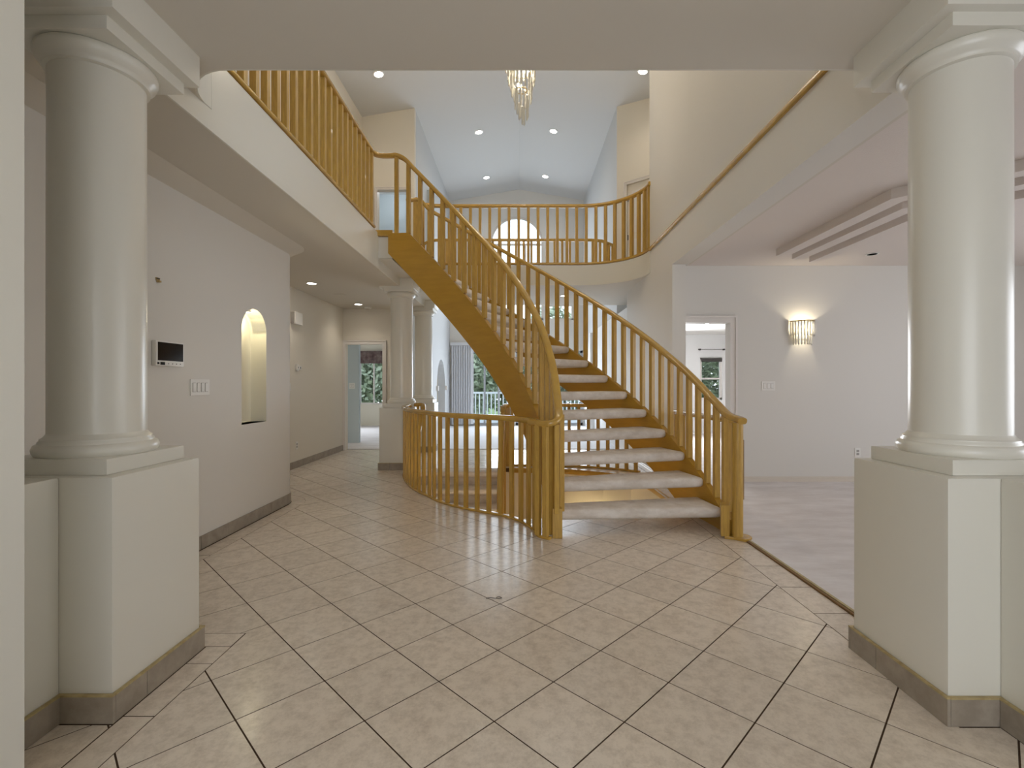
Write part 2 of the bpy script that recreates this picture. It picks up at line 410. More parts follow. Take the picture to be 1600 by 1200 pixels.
# niche lining: slightly curved back
mb = MB(); outline = [(NY0,NZ0)] + [((NY0+NY1)/2-NR*math.cos(PI*k/20), NZS+NR*math.sin(PI*k/20)) for k in range(21)] + [(NY1,NZ0)]
cyc, czc = (NY0+NY1)/2, 1.35
rings = []
for dx, s_ in ((0.0,1.0),(-0.13,1.0),(-0.148,0.985),(-0.154,0.93),(-0.156,0.5)):
    rings.append([(-2.412+dx, cyc+(y-cyc)*s_, czc+(z-czc)*(1 if s_ > 0.99 else s_**0.5)) for y,z in outline])
k_ = len(outline); vs = [v for r_ in rings for v in r_]
fs = [(i*k_+j, i*k_+(j+1)%k_, (i+1)*k_+(j+1)%k_, (i+1)*k_+j) for i in range(len(rings)-1) for j in range(k_)] + [tuple((len(rings)-1)*k_+j for j in range(k_))]
o = struct(MB().add(vs,fs).build('trim_3', M_NICHE, smooth=50), 'arched lit wall niche in the left wall')
point_light('niche_lamp_light', (-2.47, cyc, 1.83), 2.0, (1.0,0.90,0.62), 0.02)
t = thing('niche_lamp', 'small round lamp in the top of the arched wall niche', 'lamp', (-2.475, cyc, 1.905))
MB().lathe([(0.028,0.0),(0.028,0.012),(0.012,0.02)], n=16).build('housing', M_PLAST, t, smooth=40)
MB().lathe([(0.02,-0.003),(0.02,0.0)], n=16).build('lens', M_BULB, t)
# front-left foyer wall and half wall
wall('wall_front_left', (-1.322,-2.5), (-1.322,1.30), 0, 2.79, 0.35, M_CREAM if False else M_COLM, nrm=1)
wall('wall_front_right', (1.9,-2.5), (1.9,0.95), 0, 2.79, 0.35, M_COLM, nrm=-1)
wall('wall_front', (-1.322,-2.5), (1.9,-2.5), 0, 2.79, 0.15, M_WALL, holes=[(0.3,2.9,0.0,2.3,0)], nrm=-1)
wall('wall_left_end', (-2.41,1.0), (-1.67,1.0), 0, 2.79, 0.15, M_WALL, nrm=-1)
# hall behind
wall('wall_hall', (-3.33,5.05), (-3.33,9.2), 0, 2.68, 0.16, M_WALLU, nrm=1)
wall('wall_hall_back', (-3.49,9.2), (-2.06,9.2), 0, 2.80, 0.12, M_WALLU, holes=[(0.21,0.91,0.0,2.0,0)], nrm=1)
def casing(name, p0, p1, ztop, w=0.075, d_=0.02, z0=0.0, m=M_TRIM, label=None, side=-1):
    """door casing around an opening from p0 to p1, proud of the wall towards side"""
    p0 = Vector(p0); p1 = Vector(p1); d = (p1-p0).normalized(); nn = Vector((-d.y,d.x))*side*d_
    mb = MB()
    def bar(a, b_, za, zb):
        P = [a, b_, b_+nn, a+nn]; mb.prism([(q.x,q.y) for q in P], za, zb)
    bar(p0-d*w, p0, z0, ztop+w); bar(p1, p1+d*w, z0, ztop+w); bar(p0, p1, ztop, ztop+w)
    nn = nn*1.6; bar(p0-d*w, p0-d*w*0.7, z0, ztop+w); bar(p1+d*w*0.7, p1+d*w, z0, ztop+w)
    bar(p0-d*w*0.7, p1+d*w*0.7, ztop+w*0.75, ztop+w)
    o = struct(mb.build(name, m)); 
    if label: o['label'] = label
    return o
casing('door_1', (-3.28,9.199), (-2.58,9.199), 2.0, label='cased doorway at the end of the tiled hall')
wall('wall_back_room_side', (-3.9,10.25), (-3.375,10.25), 0, 2.6, 0.1, M_ROOMG, nrm=1)
wall('wall_back_room', (-6.0,14.5), (-2.15,14.5), 0, 2.7, 0.15, M_CREAM, holes=[(1.22,2.1,0.64,2.2,0)], nrm=1)
wall('wall_back_room_left', (-6.0,9.2), (-6.0,14.5), 0, 2.7, 0.15, M_CREAM, nrm=1)
wall('wall_back_room_front', (-6.0,9.2), (-3.49,9.2), 0, 2.7, 0.12, M_CREAM, nrm=1)
struct(MB().box(-6.1,-2.15,9.3,14.6,2.6,2.7).build('ceiling_back_room', M_CEIL))
def window(name, p0, p1, z0, z1, label, nx=1, nz=1, w=0.05, m=M_TRIM, rise=0):
    p0 = Vector(p0); p1 = Vector(p1); L = (p1-p0).length; ang = math.atan2(p1.y-p0.y, p1.x-p0.x)
    t = bpy.data.objects.new(name, None); COL.objects.link(t); t.location = (p0.x,p0.y,z0); t.rotation_euler[2] = ang
    struct(t, label); Hh = z1-z0
    def top(u): return Hh+(rise*math.sqrt(max(0,1-((u-L/2)/(L/2))**2)) if rise else 0)
    mb = MB()
    mb.box(0,w,-0.03,0.03,0,Hh); mb.box(L-w,L,-0.03,0.03,0,Hh); mb.box(0,L,-0.03,0.03,0,w)
    if rise:
        pts = [(L/2-math.cos(PI*k/24)*L/2, Hh+rise*math.sin(PI*k/24)) for k in range(25)]
        inn = [(L/2-math.cos(PI*k/24)*(L/2-w), Hh+(rise-w)*math.sin(PI*k/24)) for k in range(25)]
        for k in range(24):
            a,b_,c,d = pts[k],pts[k+1],inn[k+1],inn[k]
            mb.add([(q[0],y,q[1]) for y in (-0.03,0.03) for q in (a,b_,c,d)], [(0,1,2,3),(7,6,5,4),(0,4,5,1),(1,5,6,2),(2,6,7,3),(3,7,4,0)])
        mb.box(w,L-w,-0.02,0.02,Hh-w/2,Hh+w/2)
    else: mb.box(0,L,-0.03,0.03,Hh-w,Hh)
    wf = mb.build('window_frame', m, t)
    for k in range(1,nx):
        MB().box(L*k/nx-w*0.4,L*k/nx+w*0.4,-0.022,0.022,w,Hh if not rise else Hh-w/2).build('mullion', m, t)
    for k in range(1,nz):
        MB().box(w,L-w,-0.02,0.02,Hh*k/nz-w*0.4,Hh*k/nz+w*0.4).build('transom_bar', m, t)
    for i in range(nx):
        for j in range(nz):
            MB().box(L*i/nx+w*0.4,L*(i+1)/nx-w*0.4,-0.003,0.003,Hh*j/nz+w*0.4,Hh*(j+1)/nz-w*0.4).build('pane', M_PANE, wf)
    if rise:
        mb = MB(); mb.add([(x,y,z) for y in (-0.003,0.003) for x,z in inn], [tuple(range(25)), tuple(range(49,24,-1))]); mb.build('pane', M_PANE, wf)
    return t
window('window_1', (-4.78,14.56), (-3.9,14.56), 0.64, 2.2, 'window of the back room with a dark valance and trees outside', 2, 1)
t = thing('window_valance', 'dark patterned valance over the back room window', 'valance')
MB().sweep([Vector((-4.85+0.05*k, 14.44-0.02*(k%2), 2.03)) for k in range(21)], rounded(0.03,0.34,0.01), vertical=True).build('fabric', M_VAL, t)
MB().box(-4.86,-3.82,14.41,14.46,2.19,2.23).build('valance_board', M_VAL, t)

# ================================================================== UPPER FLOOR SLAB, SOFFITS
arcL = [(-1.43-0.31*math.sin(a), 2.38+0.34*(1-math.cos(a))) for a in [PI/2*k/10 for k in range(11)]]
arcR = [(0.95+0.87*math.sin(a), 6.73+0.87*math.cos(a)) for a in [PI/2*k/14 for k in range(15)]]
slab = [(-3.5,-2.6),(3.6,-2.6),(3.6,0.6),(1.99,0.6),(1.99,2.38)] + arcL + [(-1.74,5.985),(-1.56,5.985),(-1.56,7.6)] + arcR + [(1.84,6.73),(3.6,6.73),(3.6,9.5),(-3.5,9.5)]
struct(MB().prism(slab, 2.79, 3.085).build('ceiling', M_SOFF, smooth=25), 'smooth soffit over the foyer with curved opening edge')
# dropped soffit along the left
sof = [(-3.5,1.1),(-1.992,1.1),(-1.992,2.297),(-1.742,2.297),(-1.742,9.25),(-3.5,9.25)]
struct(MB().prism(sof, 2.672, 2.795).build('ceiling_hall', M_SOFF))
mb = MB()   # sloping cove where soffit meets left wall
prof = [(-2.243,2.671),(-2.41,2.671),(-2.41,2.612)]
mb.add([(x,y,z) for y in (1.1,5.05) for x,z in prof], [(0,1,2),(5,4,3),(0,3,4,1),(1,4,5,2),(2,5,3,0)])
vs = []; 
for i in range(n_+1):
    a = PI/2*i/n_
    for r_, z in ((0.30+0.167*(1-i/n_)**0.8,2.671),(0.29,2.671),(0.30,2.612)): vs.append((CX0+r_*math.cos(a), CY0+r_*math.sin(a), z))
mb.add(vs, [(i*3+j,(i+1)*3+j,(i+1)*3+(j+1)%3,i*3+(j+1)%3) for i in range(n_) for j in range(3)])
struct(mb.build('trim_4', M_SOFF), 'sloping cove between the left wall and the soffit')
# fascia skins: lighter paint on vertical slab faces
def skin(name, pts, z0, z1, m, th=0.012, lab=None):
    mb = MB(); mb.sweep([Vector((x,y,(z0+z1)/2)) for x,y in pts], [(th,-(z1-z0)/2),(th,(z1-z0)/2),(0,(z1-z0)/2),(0,-(z1-z0)/2)], vertical=True)
    return struct(mb.build(name, m, smooth=30), lab)
arcF = list(arcL)
skin('trim_5', [(1.80,2.381),(-1.43,2.381)]+arcF[1:-1]+[(-1.738,2.73)], 2.792, 3.10, M_COLM, lab='curved fascia end above the left column')
skin('trim_6', [(-1.738,2.732),(-1.738,5.984)], 2.668, 3.10, M_COLM, lab='cream fascia of the left gallery')
skin('trim_15', [(-1.738,2.298),(-1.738,2.732)], 2.668, 2.790, M_COLM)
skin('trim_16', [(-1.738,5.984),(-1.738,9.1)], 2.668, 2.795, M_COLM)
skin('trim_7', [(-1.738,5.982),(-1.558,5.982)], 2.795, 3.05, M_COLM, lab='end block of the landing at the stair top')
skin('trim_8', [(-1.555,7.598)]+arcR+[], 2.792, 3.10, M_COLM, lab='curved cream fascia under the back balcony')
struct(MB().box(-1.75,-1.56,5.99,9.0,2.785,3.085).build('floor_landing', M_SOFF))
struct(MB().prism([(-3.5,1.2),(-1.75,1.2),(-1.75,6.0),(-1.57,6.0),(-1.57,7.61),(0.95,7.61)]+arcR+[(3.5,6.75),(3.5,9.5),(-3.5,9.5)], 3.086, 3.10).build('floor_gallery', M_CARP), 'carpet of the upper gallery')

# ================================================================== RIGHT SIDE
vault = lambda x, y: 7.05-0.17*abs(x)
wall('wall_right', (1.82,5.775), (1.82,6.79), 0, 2.67, 0.16, M_WALL, nrm=-1)
wall('wall_right_rear', (1.82,6.79), (1.82,8.2), 0, 2.80, 0.16, M_WALL, nrm=-1)
wall('wall_right_upper', (1.82,2.0), (1.82,6.79), 2.67, 7, 0.19, M_WALL, nrm=-1, top=vault)
struct(MB().box(1.995,2.035,0.9,5.775,2.671,2.80).build('trim_9', M_SOFF), 'beam over the living room opening')
# white baseboard of right wall
def profile_board(name, p0, p1, h, m, side=1, th=0.014, lab=None):
    p0 = Vector((*p0,0)); p1 = Vector((*p1,0))
    s = side
    prof = [(0,0),(s*th,0),(s*th,h*0.62),(s*th*0.6,h*0.7),(s*th*0.6,h*0.9),(s*th*0.25,h),(0,h)]
    return struct(MB().sweep([p0,p1], prof, vertical=True).build(name, m), lab)
profile_board('baseboard_right', (1.82,5.775), (1.82,8.2), 0.09, M_TRIM, side=-1)
# living room
wall('wall_back_living', (1.98,6.18), (7.1,6.18), 0, 2.78, 0.14, M_WALL, holes=[(0.0,0.70,0.0,2.03,0)], nrm=1)
wall('wall_right_living', (7.0,-2.5), (7.0,6.2), 0, 2.78, 0.15, M_WALL, holes=[(3.2,6.6,0.6,2.4,0)], nrm=-1)
wall('wall_front_living', (1.9,-2.5), (7.1,-2.5), 0, 2.78, 0.15, M_WALL, nrm=-1)
profile_board('baseboard_back', (2.77,6.18), (7.0,6.18), 0.075, M_BASEW, side=1)
struct(MB().box(2.035,7.1,-2.6,6.3,2.755,2.80).build('ceiling_living', M_STIP), 'stippled living room ceiling')
struct(MB().box(1.82,2.04,-2.6,0.95,2.755,2.80).build('ceiling_living_edge', M_STIP))
casing('door_2', (2.02,6.179), (2.68,6.179), 2.03, w=0.085, label='white cased doorway in the living room back wall')
# stepped ceiling relief
t = thing('ceiling_relief', 'three parallel angled plaster bars on the living room ceiling', 'ceiling relief', (2.9,4.6,2.755))
for x0, yn, yf in ((2.87,3.75,5.43),(3.12,3.96,5.56),(3.40,4.20,5.70)):
    inn = [(x0,yf),(x0,yn),(x0+0.55,yn-0.55),(x0+2.3,yn-0.55)]; w_ = 0.13
    outp = [(x0+w_,yf),(x0+w_,yn+w_*0.414),(x0+0.55+w_*0.414,yn-0.55+w_),(x0+2.3,yn-0.55+w_)]
    MB().prism([(x-2.9,y-4.6) for x,y in inn+outp[::-1]], -0.078, 0.0).build('plaster_bar', M_STIP, t)
for i, (x, y) in enumerate(((4.08,5.62),(5.32,4.95))):
    t = thing('unlit_recessed_light', ('black unlit recessed ceiling light between the stepped relief and right column','black unlit recessed ceiling light at right edge beyond the column')[i], 'light', (x,y,2.754))
    MB().lathe([(0.052,0.0),(0.066,0.0),(0.07,-0.006),(0.052,-0.008)], n=28, ring=True).build('trim_ring', M_PLAST, t, smooth=40)
    MB().lathe([(0.052,-0.0065),(0.04,-0.0055),(0.0005,-0.0055)], n=28).build('dark_disc', M_BLACKM, t)  # flat black disc, shade of the open can put into its colour
# room beyond
wall('wall_bedroom_back', (1.8,12.3), (7.1,12.3), 0, 2.55, 0.15, M_PALE, holes=[(2.78,3.34,0.85,1.92,0)], nrm=1)
wall('wall_bedroom_left', (2.0,6.33), (2.0,12.4), 0, 2.6, 0.1, M_PALE, nrm=1)
wall('wall_bedroom_right', (6.9,6.2), (6.9,12.4), 0, 2.6, 0.1, M_PALE, nrm=-1)
struct(MB().box(1.98,7.0,6.32,12.5,2.5,2.6).build('ceiling_bedroom', M_CEIL))
window('window_2', (4.58,12.36), (5.14,12.36), 0.85, 1.92, 'bedroom window seen through the living room doorway', 1, 2)
t = thing('curtain_rod', 'thin black curtain rod above the bedroom window', 'rod', (4.86,12.22,2.12))
MB().box(-0.32,0.32,-0.008,0.008,-0.008,0.008).build('bar', M_DARK, t)
for x in (-0.3,0.3): MB().box(x-0.012,x+0.012,0,0.08,-0.02,0.02).build('bracket', M_DARK, t)
for x in (-0.34,0.34): MB().lathe([(0.004,-0.02),(0.02,-0.01),(0.02,0.01),(0.004,0.02)], x, 0, 12).build('finial', M_DARK, t, smooth=60)
t = thing('roller_blind', 'dark rolled up blind at the top of the bedroom window', 'blind', (4.86,12.28,1.87))
MB().box(-0.26,0.26,-0.03,0.015,-0.03,0.03).build('roll', M_DARK, t, bevel=0.01)
MB().box(-0.26,0.26,-0.012,-0.008,-0.06,-0.03).build('hem', M_DARK, t)
def can_light(x, y, z, label, group, power, aim=None, r_=0.06, nrm=None, col=SOFT, ang=130):
    t = thing('recessed_light', label, 'light', (x,y,z), group=group)
    if nrm: t.rotation_euler = Vector((0,0,1)).rotation_difference(Vector(nrm)).to_euler()
    MB().lathe([(r_,0.0),(r_*1.28,0.0),(r_*1.32,-0.006),(r_,-0.009)], n=28, ring=True).build('trim_ring', M_PLAST, t, smooth=40)
    MB().lathe([(r_*1.0,-0.0045),(r_*0.98,-0.0065),(0.0005,-0.0065)], n=28).build('lens', M_LAMP, t)
    if power: spot_light('recessed_light_beam', (x,y,z-0.03), aim or (x,y,z-3), power, col, ang, 1.0, 0.05)
    return t
can_light(-2.92,6.85,2.671,'recessed ceiling light in the hall soffit beside the curved wall','hall ceiling lights',12)
can_light(-2.86,8.65,2.671,'recessed ceiling light in the hall soffit near the end doorway','hall ceiling lights',12)
can_light(0.79,8.47,2.79,'recessed ceiling light under the back balcony','hall ceiling lights',10)
can_light(3.9,10.1,2.499,'recessed ceiling light in the bedroom beyond the living room','bedroom lights',4,r_=0.05)
# upper walls
wall('wall_left_upper', (-3.1,0.5), (-3.1,9.6), 3.0, 7, 0.15, M_WALLU, nrm=1, top=vault, holes=[(2.6,3.45,3.1,5.08,0)])
wall('wall_front_upper', (-3.2,0.5), (2.0,0.5), 3.0, 7, 0.15, M_WALLU, nrm=-1, top=(vault,[3.2]))
wall('wall_back_upper_left', (-3.2,9.6), (-2.062,9.6), 3.0, 7, 0.12, M_WALLU, nrm=1, top=vault, holes=[(0.41,1.0,3.1,5.08,0)])
casing('door_3', (-2.79,9.599), (-2.20,9.599), 5.08, z0=3.1, w=0.05, label='cased doorway at the far left end of the upper gallery')
casing('door_4', (-3.099,3.1), (-3.099,3.95), 5.08, z0=3.1, w=0.06, label='cased doorway in the upper left gallery wall')
wall('wall_upper_closet', (-3.3,10.9), (-1.9,10.9), 3.0, 5.6, 0.1, M_ROOMG, nrm=1)
wall('wall_upper_closet_side', (-3.25,9.7), (-3.25,10.9), 3.0, 5.6, 0.1, M_ROOMG, nrm=1)
struct(MB().box(-3.3,-2.15,9.71,11,5.5,5.6).build('ceiling_closet', M_CEIL)); struct(MB().box(-3.4,-2.15,9.71,11,2.95,3.09).build('floor_closet', M_CARP))
point_light('closet_fill', (-2.7,10.2,5.3), 6, DAY, 0.1)  # added fill without a fixture, dimly lights the room behind the doorway
wall('wall_upper_room', (-4.6,2.5), (-4.6,5.0), 3.0, 5.6, 0.1, M_ROOMG, nrm=1)
wall('wall_upper_diagonal', (1.93,9.6), (2.93,8.75), 3.0, 7, 0.12, M_WALLU, nrm=1, top=vault, holes=[(0.22,1.0,3.1,5.12,0)])
casing('door_5', (2.098,9.457), (2.69,8.953), 5.12, z0=3.1, w=0.06, label='cased doorway in the angled wall beyond the back balcony')
dd = (Vector((2.93,8.75))-Vector((1.93,9.6))).normalized(); dl = bpy.data.objects.new('door_6', None); COL.objects.link(dl); struct(dl, 'closed white door in the angled wall beyond the back balcony')
dl.location = (2.098+0.03, 9.457+0.03, 3.1); dl.rotation_euler[2] = math.atan2(dd.y, dd.x)
MB().box(0,0.78,-0.01,0.03,0,2.02).build('door_leaf', M_WALLU, dl)
for z0_, z1_ in ((0.15,0.95),(1.08,1.88)):
    for x0_ in (0.09,0.44): MB().box(x0_,x0_+0.25,-0.018,-0.008,z0_,z1_).build('door_panel', M_TRIM, dl, bevel=0.005)
for z_ in (0.3,1.0,1.75): MB().box(0.0,0.012,-0.025,-0.008,z_-0.05,z_+0.05).build('hinge', M_DARK, dl)
wall('wall_upper_diagonal_room', (2.6,11.2), (4.4,9.6), 3.0, 5.6, 0.1, M_ROOMG, nrm=1)
point_light('upper_room_light', (2.9,9.9,4.9), 1.5, SOFT, 0.1)
wall('wall_upper_hall_right', (2.93,6.7), (2.93,8.75), 3.0, 7, 0.12, M_WALLU, nrm=-1, top=vault)
wall('wall_upper_hall_end', (2.01,6.79), (2.93,6.79), 3.0, 7, 0.12, M_WALLU, nrm=-1, top=vault)
# vaulted ceiling (front part wide, great room part narrow)
mb = MB()
for x0,x1,y0,y1 in ((-3.3,0,0.3,9.62),(0,3.1,0.3,9.62),(-2.3,0,9.62,14.7),(0,2.2,9.62,14.7)):
    zz = lambda x: 7.05-0.17*abs(x)
    mb.add([(x0,y0,zz(x0)),(x1,y0,zz(x1)),(x1,y1,zz(x1)),(x0,y1,zz(x0)),(x0,y0,zz(x0)+.15),(x1,y0,zz(x1)+.15),(x1,y1,zz(x1)+.15),(x0,y1,zz(x0)+.15)],
           [(0,3,2,1),(4,5,6,7),(0,1,5,4),(1,2,6,5),(2,3,7,6),(3,0,4,7)])
struct(mb.build('ceiling_vault', M_VAULT), 'shallow vaulted ceiling over stair hall and great room')
# great room shell
wall('wall_great_left', (-2.06,9.725), (-2.06,14.5), 0, 7, 0.2, M_GREAT, nrm=1, top=vault, holes=[(2.475,3.825,0.0,1.15,0.75)])
wall('wall_great_right', (1.93,9.6), (1.93,14.5), 0, 7, 0.2, M_GREAT, nrm=-1, top=vault, holes=[(0.6,2.2,0.0,1.7,0.75)])
for X, s_ in ((-2.06,1),(1.93,-1)):
    mb = MB()
    for yy in ((12.10,12.2),(13.55,13.65)) if s_ > 0 else ((10.1,10.2),(11.8,11.9)):
        mb.box(min(X,X+s_*0.05),max(X,X+s_*0.05),yy[0],yy[1],1.08,1.2)
    struct(mb.build('trim_10' if s_ > 0 else 'trim_11', M_TRIM), 'impost blocks at the springing of the side arch')
BX = 2.06   # wall u = x + 2.06
wall('wall_back', (-2.06,14.5), (2.13,14.5), 0, 7, 0.15, M_CEIL, nrm=1, top=(vault,[2.06]),
     holes=[(0.61,1.87,0.02,2.25,0),(1.96,3.96,0.02,2.25,0),(BX-1.85+0.35,BX-0.93,3.16,3.6,0.9),(BX-0.86,BX+0.72,3.16,5.42,0.82),(BX+0.80,BX+1.62,3.16,3.6,1.05)])
window('window_3', (-0.86,14.56), (0.72,14.56), 3.16, 5.42, 'tall arched window high in the great room end wall', 3, 2, rise=0.82)
window('window_4', (-1.50,14.56), (-0.93,14.56), 3.16, 3.6, 'small arched side window left of the tall arched window', 1, 1, rise=0.9)
window('window_5', (0.80,14.56), (1.62,14.56), 3.16, 3.6, 'arched side window right of the tall arched window', 1, 1, rise=1.05)
M_GFR = mat('grey_frame',(0.42,0.44,0.47),0.5)
window('window_6', (-1.45,14.56), (-0.19,14.56), 0.02, 2.25, 'patio door of the great room beside the vertical blinds', 3, 1, w=0.07, m=M_GFR)
window('window_7', (-0.10,14.56), (1.90,14.56), 0.02, 2.25, 'wide patio window of the great room behind the staircase', 2, 1, w=0.07, m=M_GFR)
# vertical blinds: one thing with slats
t = thing('vertical_blinds', 'pale vertical blinds drawn to the left of the patio doors', 'blinds', (-1.98,14.4,0.06))
MB().box(-0.05,2.6,-0.04,0.05,2.33,2.42).build('headrail', M_BLIND, t)
sl = MB().box(-0.055,0.055,-0.003,0.003,0,2.32).mesh('slat', M_BLIND)
for k in range(9): link('slat', sl, t, (0.03+k*0.07,0,0), math.radians(48+random.uniform(-6,6)))
# ground floor ceiling lights of vault
nrm = lambda x: (0.17*(1 if x > 0 else -1), 0, 1)
for (x, y), lb in zip(((-2.44,8.45),(2.15,8.45),(-0.9,10.9),(0.77,10.9),(-0.89,13.3),(0.72,13.3)),
    ('recessed light in the vaulted ceiling at far left above the gallery','recessed light in the vaulted ceiling at right above the hall corner','recessed light in the vaulted ceiling left of the chandelier tip',
     'recessed light in the vaulted ceiling right of the chandelier tip','farthest left recessed light near the ceiling gable','farthest right recessed light near the ceiling gable')):
    can_light(x, y, vault(x,y)-0.001, lb, 'vaulted ceiling lights', 26, nrm=nrm(x), r_=0.075)

# ================================================================== COLUMNS
def base_tiles(parent, pts, h=0.10, th=0.012, step=0.345, name='baseboard_tile', cap=True, m=None):
    """tiles along an open polyline standing proud to the right of travel"""
    for a, b_ in zip(pts, pts[1:]):
        a = Vector(a); b_ = Vector(b_); L = (b_-a).length; d = (b_-a)/L; nn = Vector((d.y,-d.x))
        k = max(1, math.ceil(L/step-0.05)); s_ = 0.0; first = L-(k-1)*step if k > 1 else L
        for i in range(k):
            l_ = first if i == 0 else step
            p_ = a+d*(s_+0.0015); q = a+d*(s_+l_-0.0015+(th+0.0015 if i == k-1 and (tuple(b_) != tuple(pts[-1])) else 0)); s_ += l_
            poly = [tuple(p_), tuple(q), tuple(q+nn*th), tuple(p_+nn*th)]
            MB().prism(poly, 0.001, h).build(name, m or M_BASET, parent)
    if cap:
        P = [Vector((*q,h)) for q in pts]
        mb = MB()
        for a, b_ in zip(pts, pts[1:]):
            a = Vector(a); b_ = Vector(b_); d = (b_-a).normalized(); nn = Vector((d.y,-d.x))*(th+0.002)
            e0 = a-d*0.0; e1 = b_+d*(th if b_ != Vector(pts[-1]) else 0)
            mb.prism([tuple(e0),tuple(e1),tuple(e1+nn),tuple(e0+nn)], h, h+0.006)
        mb.build('baseboard_cap', M_STRIPM, parent)
def column(name, label, cx, cy, ped, group, half=None, top=True, skirt=None, r=0.1625):
    """ped = (x0,x1,y0,y1) of the pedestal"""
    t = thing(name, label, 'column', (cx,cy,0), group=group)
    L = lambda x, y: (x-cx, y-cy)
    x0,x1,y0,y1 = ped
    MB().box(x0-cx,x1-cx,y0-cy,y1-cy,0.0,0.905).build('pedestal', M_COLM, t, bevel=0.018, smooth=40)
    b_ = 0.2125
    MB().box(-b_,b_,-b_,b_,0.905,0.965).build('plinth_block', M_COLM, t, bevel=0.006, smooth=40)
    pr = [(r+0.036,0.965),(r+0.042,0.975),(r+0.044,0.990),(r+0.038,1.005),(r+0.026,1.012),(r+0.026,1.018),(r+0.020,1.024),(r+0.020,1.030),(r+0.008,1.038),(r,1.050)]
    MB().lathe(pr, n=72).build('base_moulding', M_COLM, t, smooth=50)
    MB().lathe([(r,1.045),(r*0.995,2.0),(r*0.99,2.53)], n=72).build('shaft', M_COLM, t, smooth=50)
    pr = [(r*0.985,2.515),(r+0.012,2.520),(r+0.012,2.532),(r+0.020,2.540),(r+0.033,2.553),(r+0.040,2.570),(r+0.040,2.585),(r+0.030,2.596)]
    MB().lathe(pr, n=72).build('capital', M_COLM, t, smooth=50)
    MB().box(-b_,b_,-b_,b_,2.594,2.648).build('abacus', M_COLM, t, bevel=0.006, smooth=40)
    MB().box(x0-cx,x1-cx,y0-cy,y1-cy,2.646,2.793).build('top_block', M_COLM, t, bevel=0.006, smooth=40)
    if skirt: base_tiles(t, [L(*q) for q in skirt])
    return t
column('column', 'large near column at left on a square pedestal', -1.77, 2.05, (-1.99,-1.505,1.80,2.295), 'columns',
       skirt=[(-1.70,1.7985),(-1.5035,1.7985),(-1.5035,2.2965),(-1.99,2.2965)])
column('column', 'large near column at right on a square pedestal', 1.8375, 2.035, (1.575,2.10,1.786,2.293), 'columns',
       skirt=[(1.72,2.2945),(1.5735,2.2945),(1.5735,1.7845),(1.765,1.7845)], r=0.166)
column('column', 'small distant column behind the left end of the curved guard rail', -1.75, 7.26, (-2.03,-1.53,7.05,7.50), 'columns',
       skirt=[(-2.0315,7.5),(-2.0315,7.0485),(-1.5285,7.0485),(-1.5285,7.5)])
column('column', 'farthest column standing behind the small hall column', -1.79, 9.12, (-2.0,-1.55,8.92,9.35), 'columns', skirt=[(-2.0,8.9185),(-1.5485,8.9185),(-1.5485,9.35)])
# half walls running from the near pedestals towards the camera
for nm, lb, x0, x1, y1, fx, sg in (('half_wall','low half wall between left column pedestal and foyer wall',-1.98,-1.70,1.80,-1.6985,1),
                                   ('half_wall','low half wall in front of the right column pedestal',1.765,2.09,1.786,1.7635,-1)):
    t = thing(nm, lb, 'half wall', ((x0+x1)/2,1.4,0)); cx = (x0+x1)/2
    MB().box(x0-cx,x1-cx,(0.95 if sg < 0 else 1.15)-1.4,y1-1.4,0,0.905).build('body', M_COLM, t, bevel=0.015, smooth=40)
    pts = [(fx-cx,0.95-1.4),(fx-cx,y1-1.4-0.012)] 
    if sg < 0: pts = [(fx-cx,y1-1.4-0.014),(fx-cx,0.95-1.4)]
    else: pts = [(fx-cx,1.0-1.4),(fx-cx,y1-1.4-0.014)]
    if sg > 0: base_tiles(t, pts)
    else: base_tiles(t, pts)
# baseboard tiles along the left and hall walls
bl = bpy.data.objects.new('baseboard_left', None); COL.objects.link(bl); struct(bl, 'grey brown tile baseboard along the left wall')
base_tiles(bl, [(-2.41,2.0),(-2.41,5.05)][::1], cap=False)
for k in range(3):
    aa = [PI/2*(k/3)+PI/6*i/4 for i in range(5)]; aa[0] += 0.004; aa[-1] -= 0.004
    MB().prism([(CX0+0.30*math.cos(a), CY0+0.30*math.sin(a)) for a in aa] + [(CX0+0.312*math.cos(a), CY0+0.312*math.sin(a)) for a in reversed(aa)], 0.001, 0.10).build('baseboard_tile', M_BASET, bl)
bh = bpy.data.objects.new('baseboard_hall', None); COL.objects.link(bh); struct(bh, 'grey brown tile baseboard along the hall wall')
base_tiles(bh, [(-3.33,5.4),(-3.33,9.19)], cap=False)

# ================================================================== STAIRCASE
C0 = Vector((-1.57,3.96)); RIS = 0.193
def P(r_, th): return Vector((C0.x+r_*math.cos(math.radians(th)), C0.y+r_*math.sin(math.radians(th))))
def zl(th): return RIS*(1+(th-3)/5.55)
RI, RO = 1.90, 3.325
stair = thing('curved_staircase', 'curved open riser oak staircase with carpet wrapped treads rising to the gallery', 'staircase', (0.9,4.0,0))
OFF = Vector((0.9,4.0,0))
def interp(tab, x):
    if x <= tab[0][0]: return tab[0][1]
    for (a,b_),(c,d) in zip(tab, tab[1:]):
        if x <= c: return b_+(d-b_)*(x-a)/(c-a)
    return tab[-1][1]
def stringer(r0, r1, topf, botf, t0, t1, n=70):
    vs = []
    for i in range(n+1):
        th = t0+(t1-t0)*i/n; a = P(r0,th); b_ = P(r1,th); zt = topf(th); zb = botf(th)
        vs += [(a.x,a.y,zb),(b_.x,b_.y,zb),(b_.x,b_.y,zt),(a.x,a.y,zt)]
    fs = [(i*4+j, i*4+(j+1)%4, (i+1)*4+(j+1)%4, (i+1)*4+j) for i in range(n) for j in range(4)] + [(3,2,1,0),(n*4,n*4+1,n*4+2,n*4+3)]
    mb = MB(); mb.add([Vector(v)-OFF for v in vs], fs); return mb
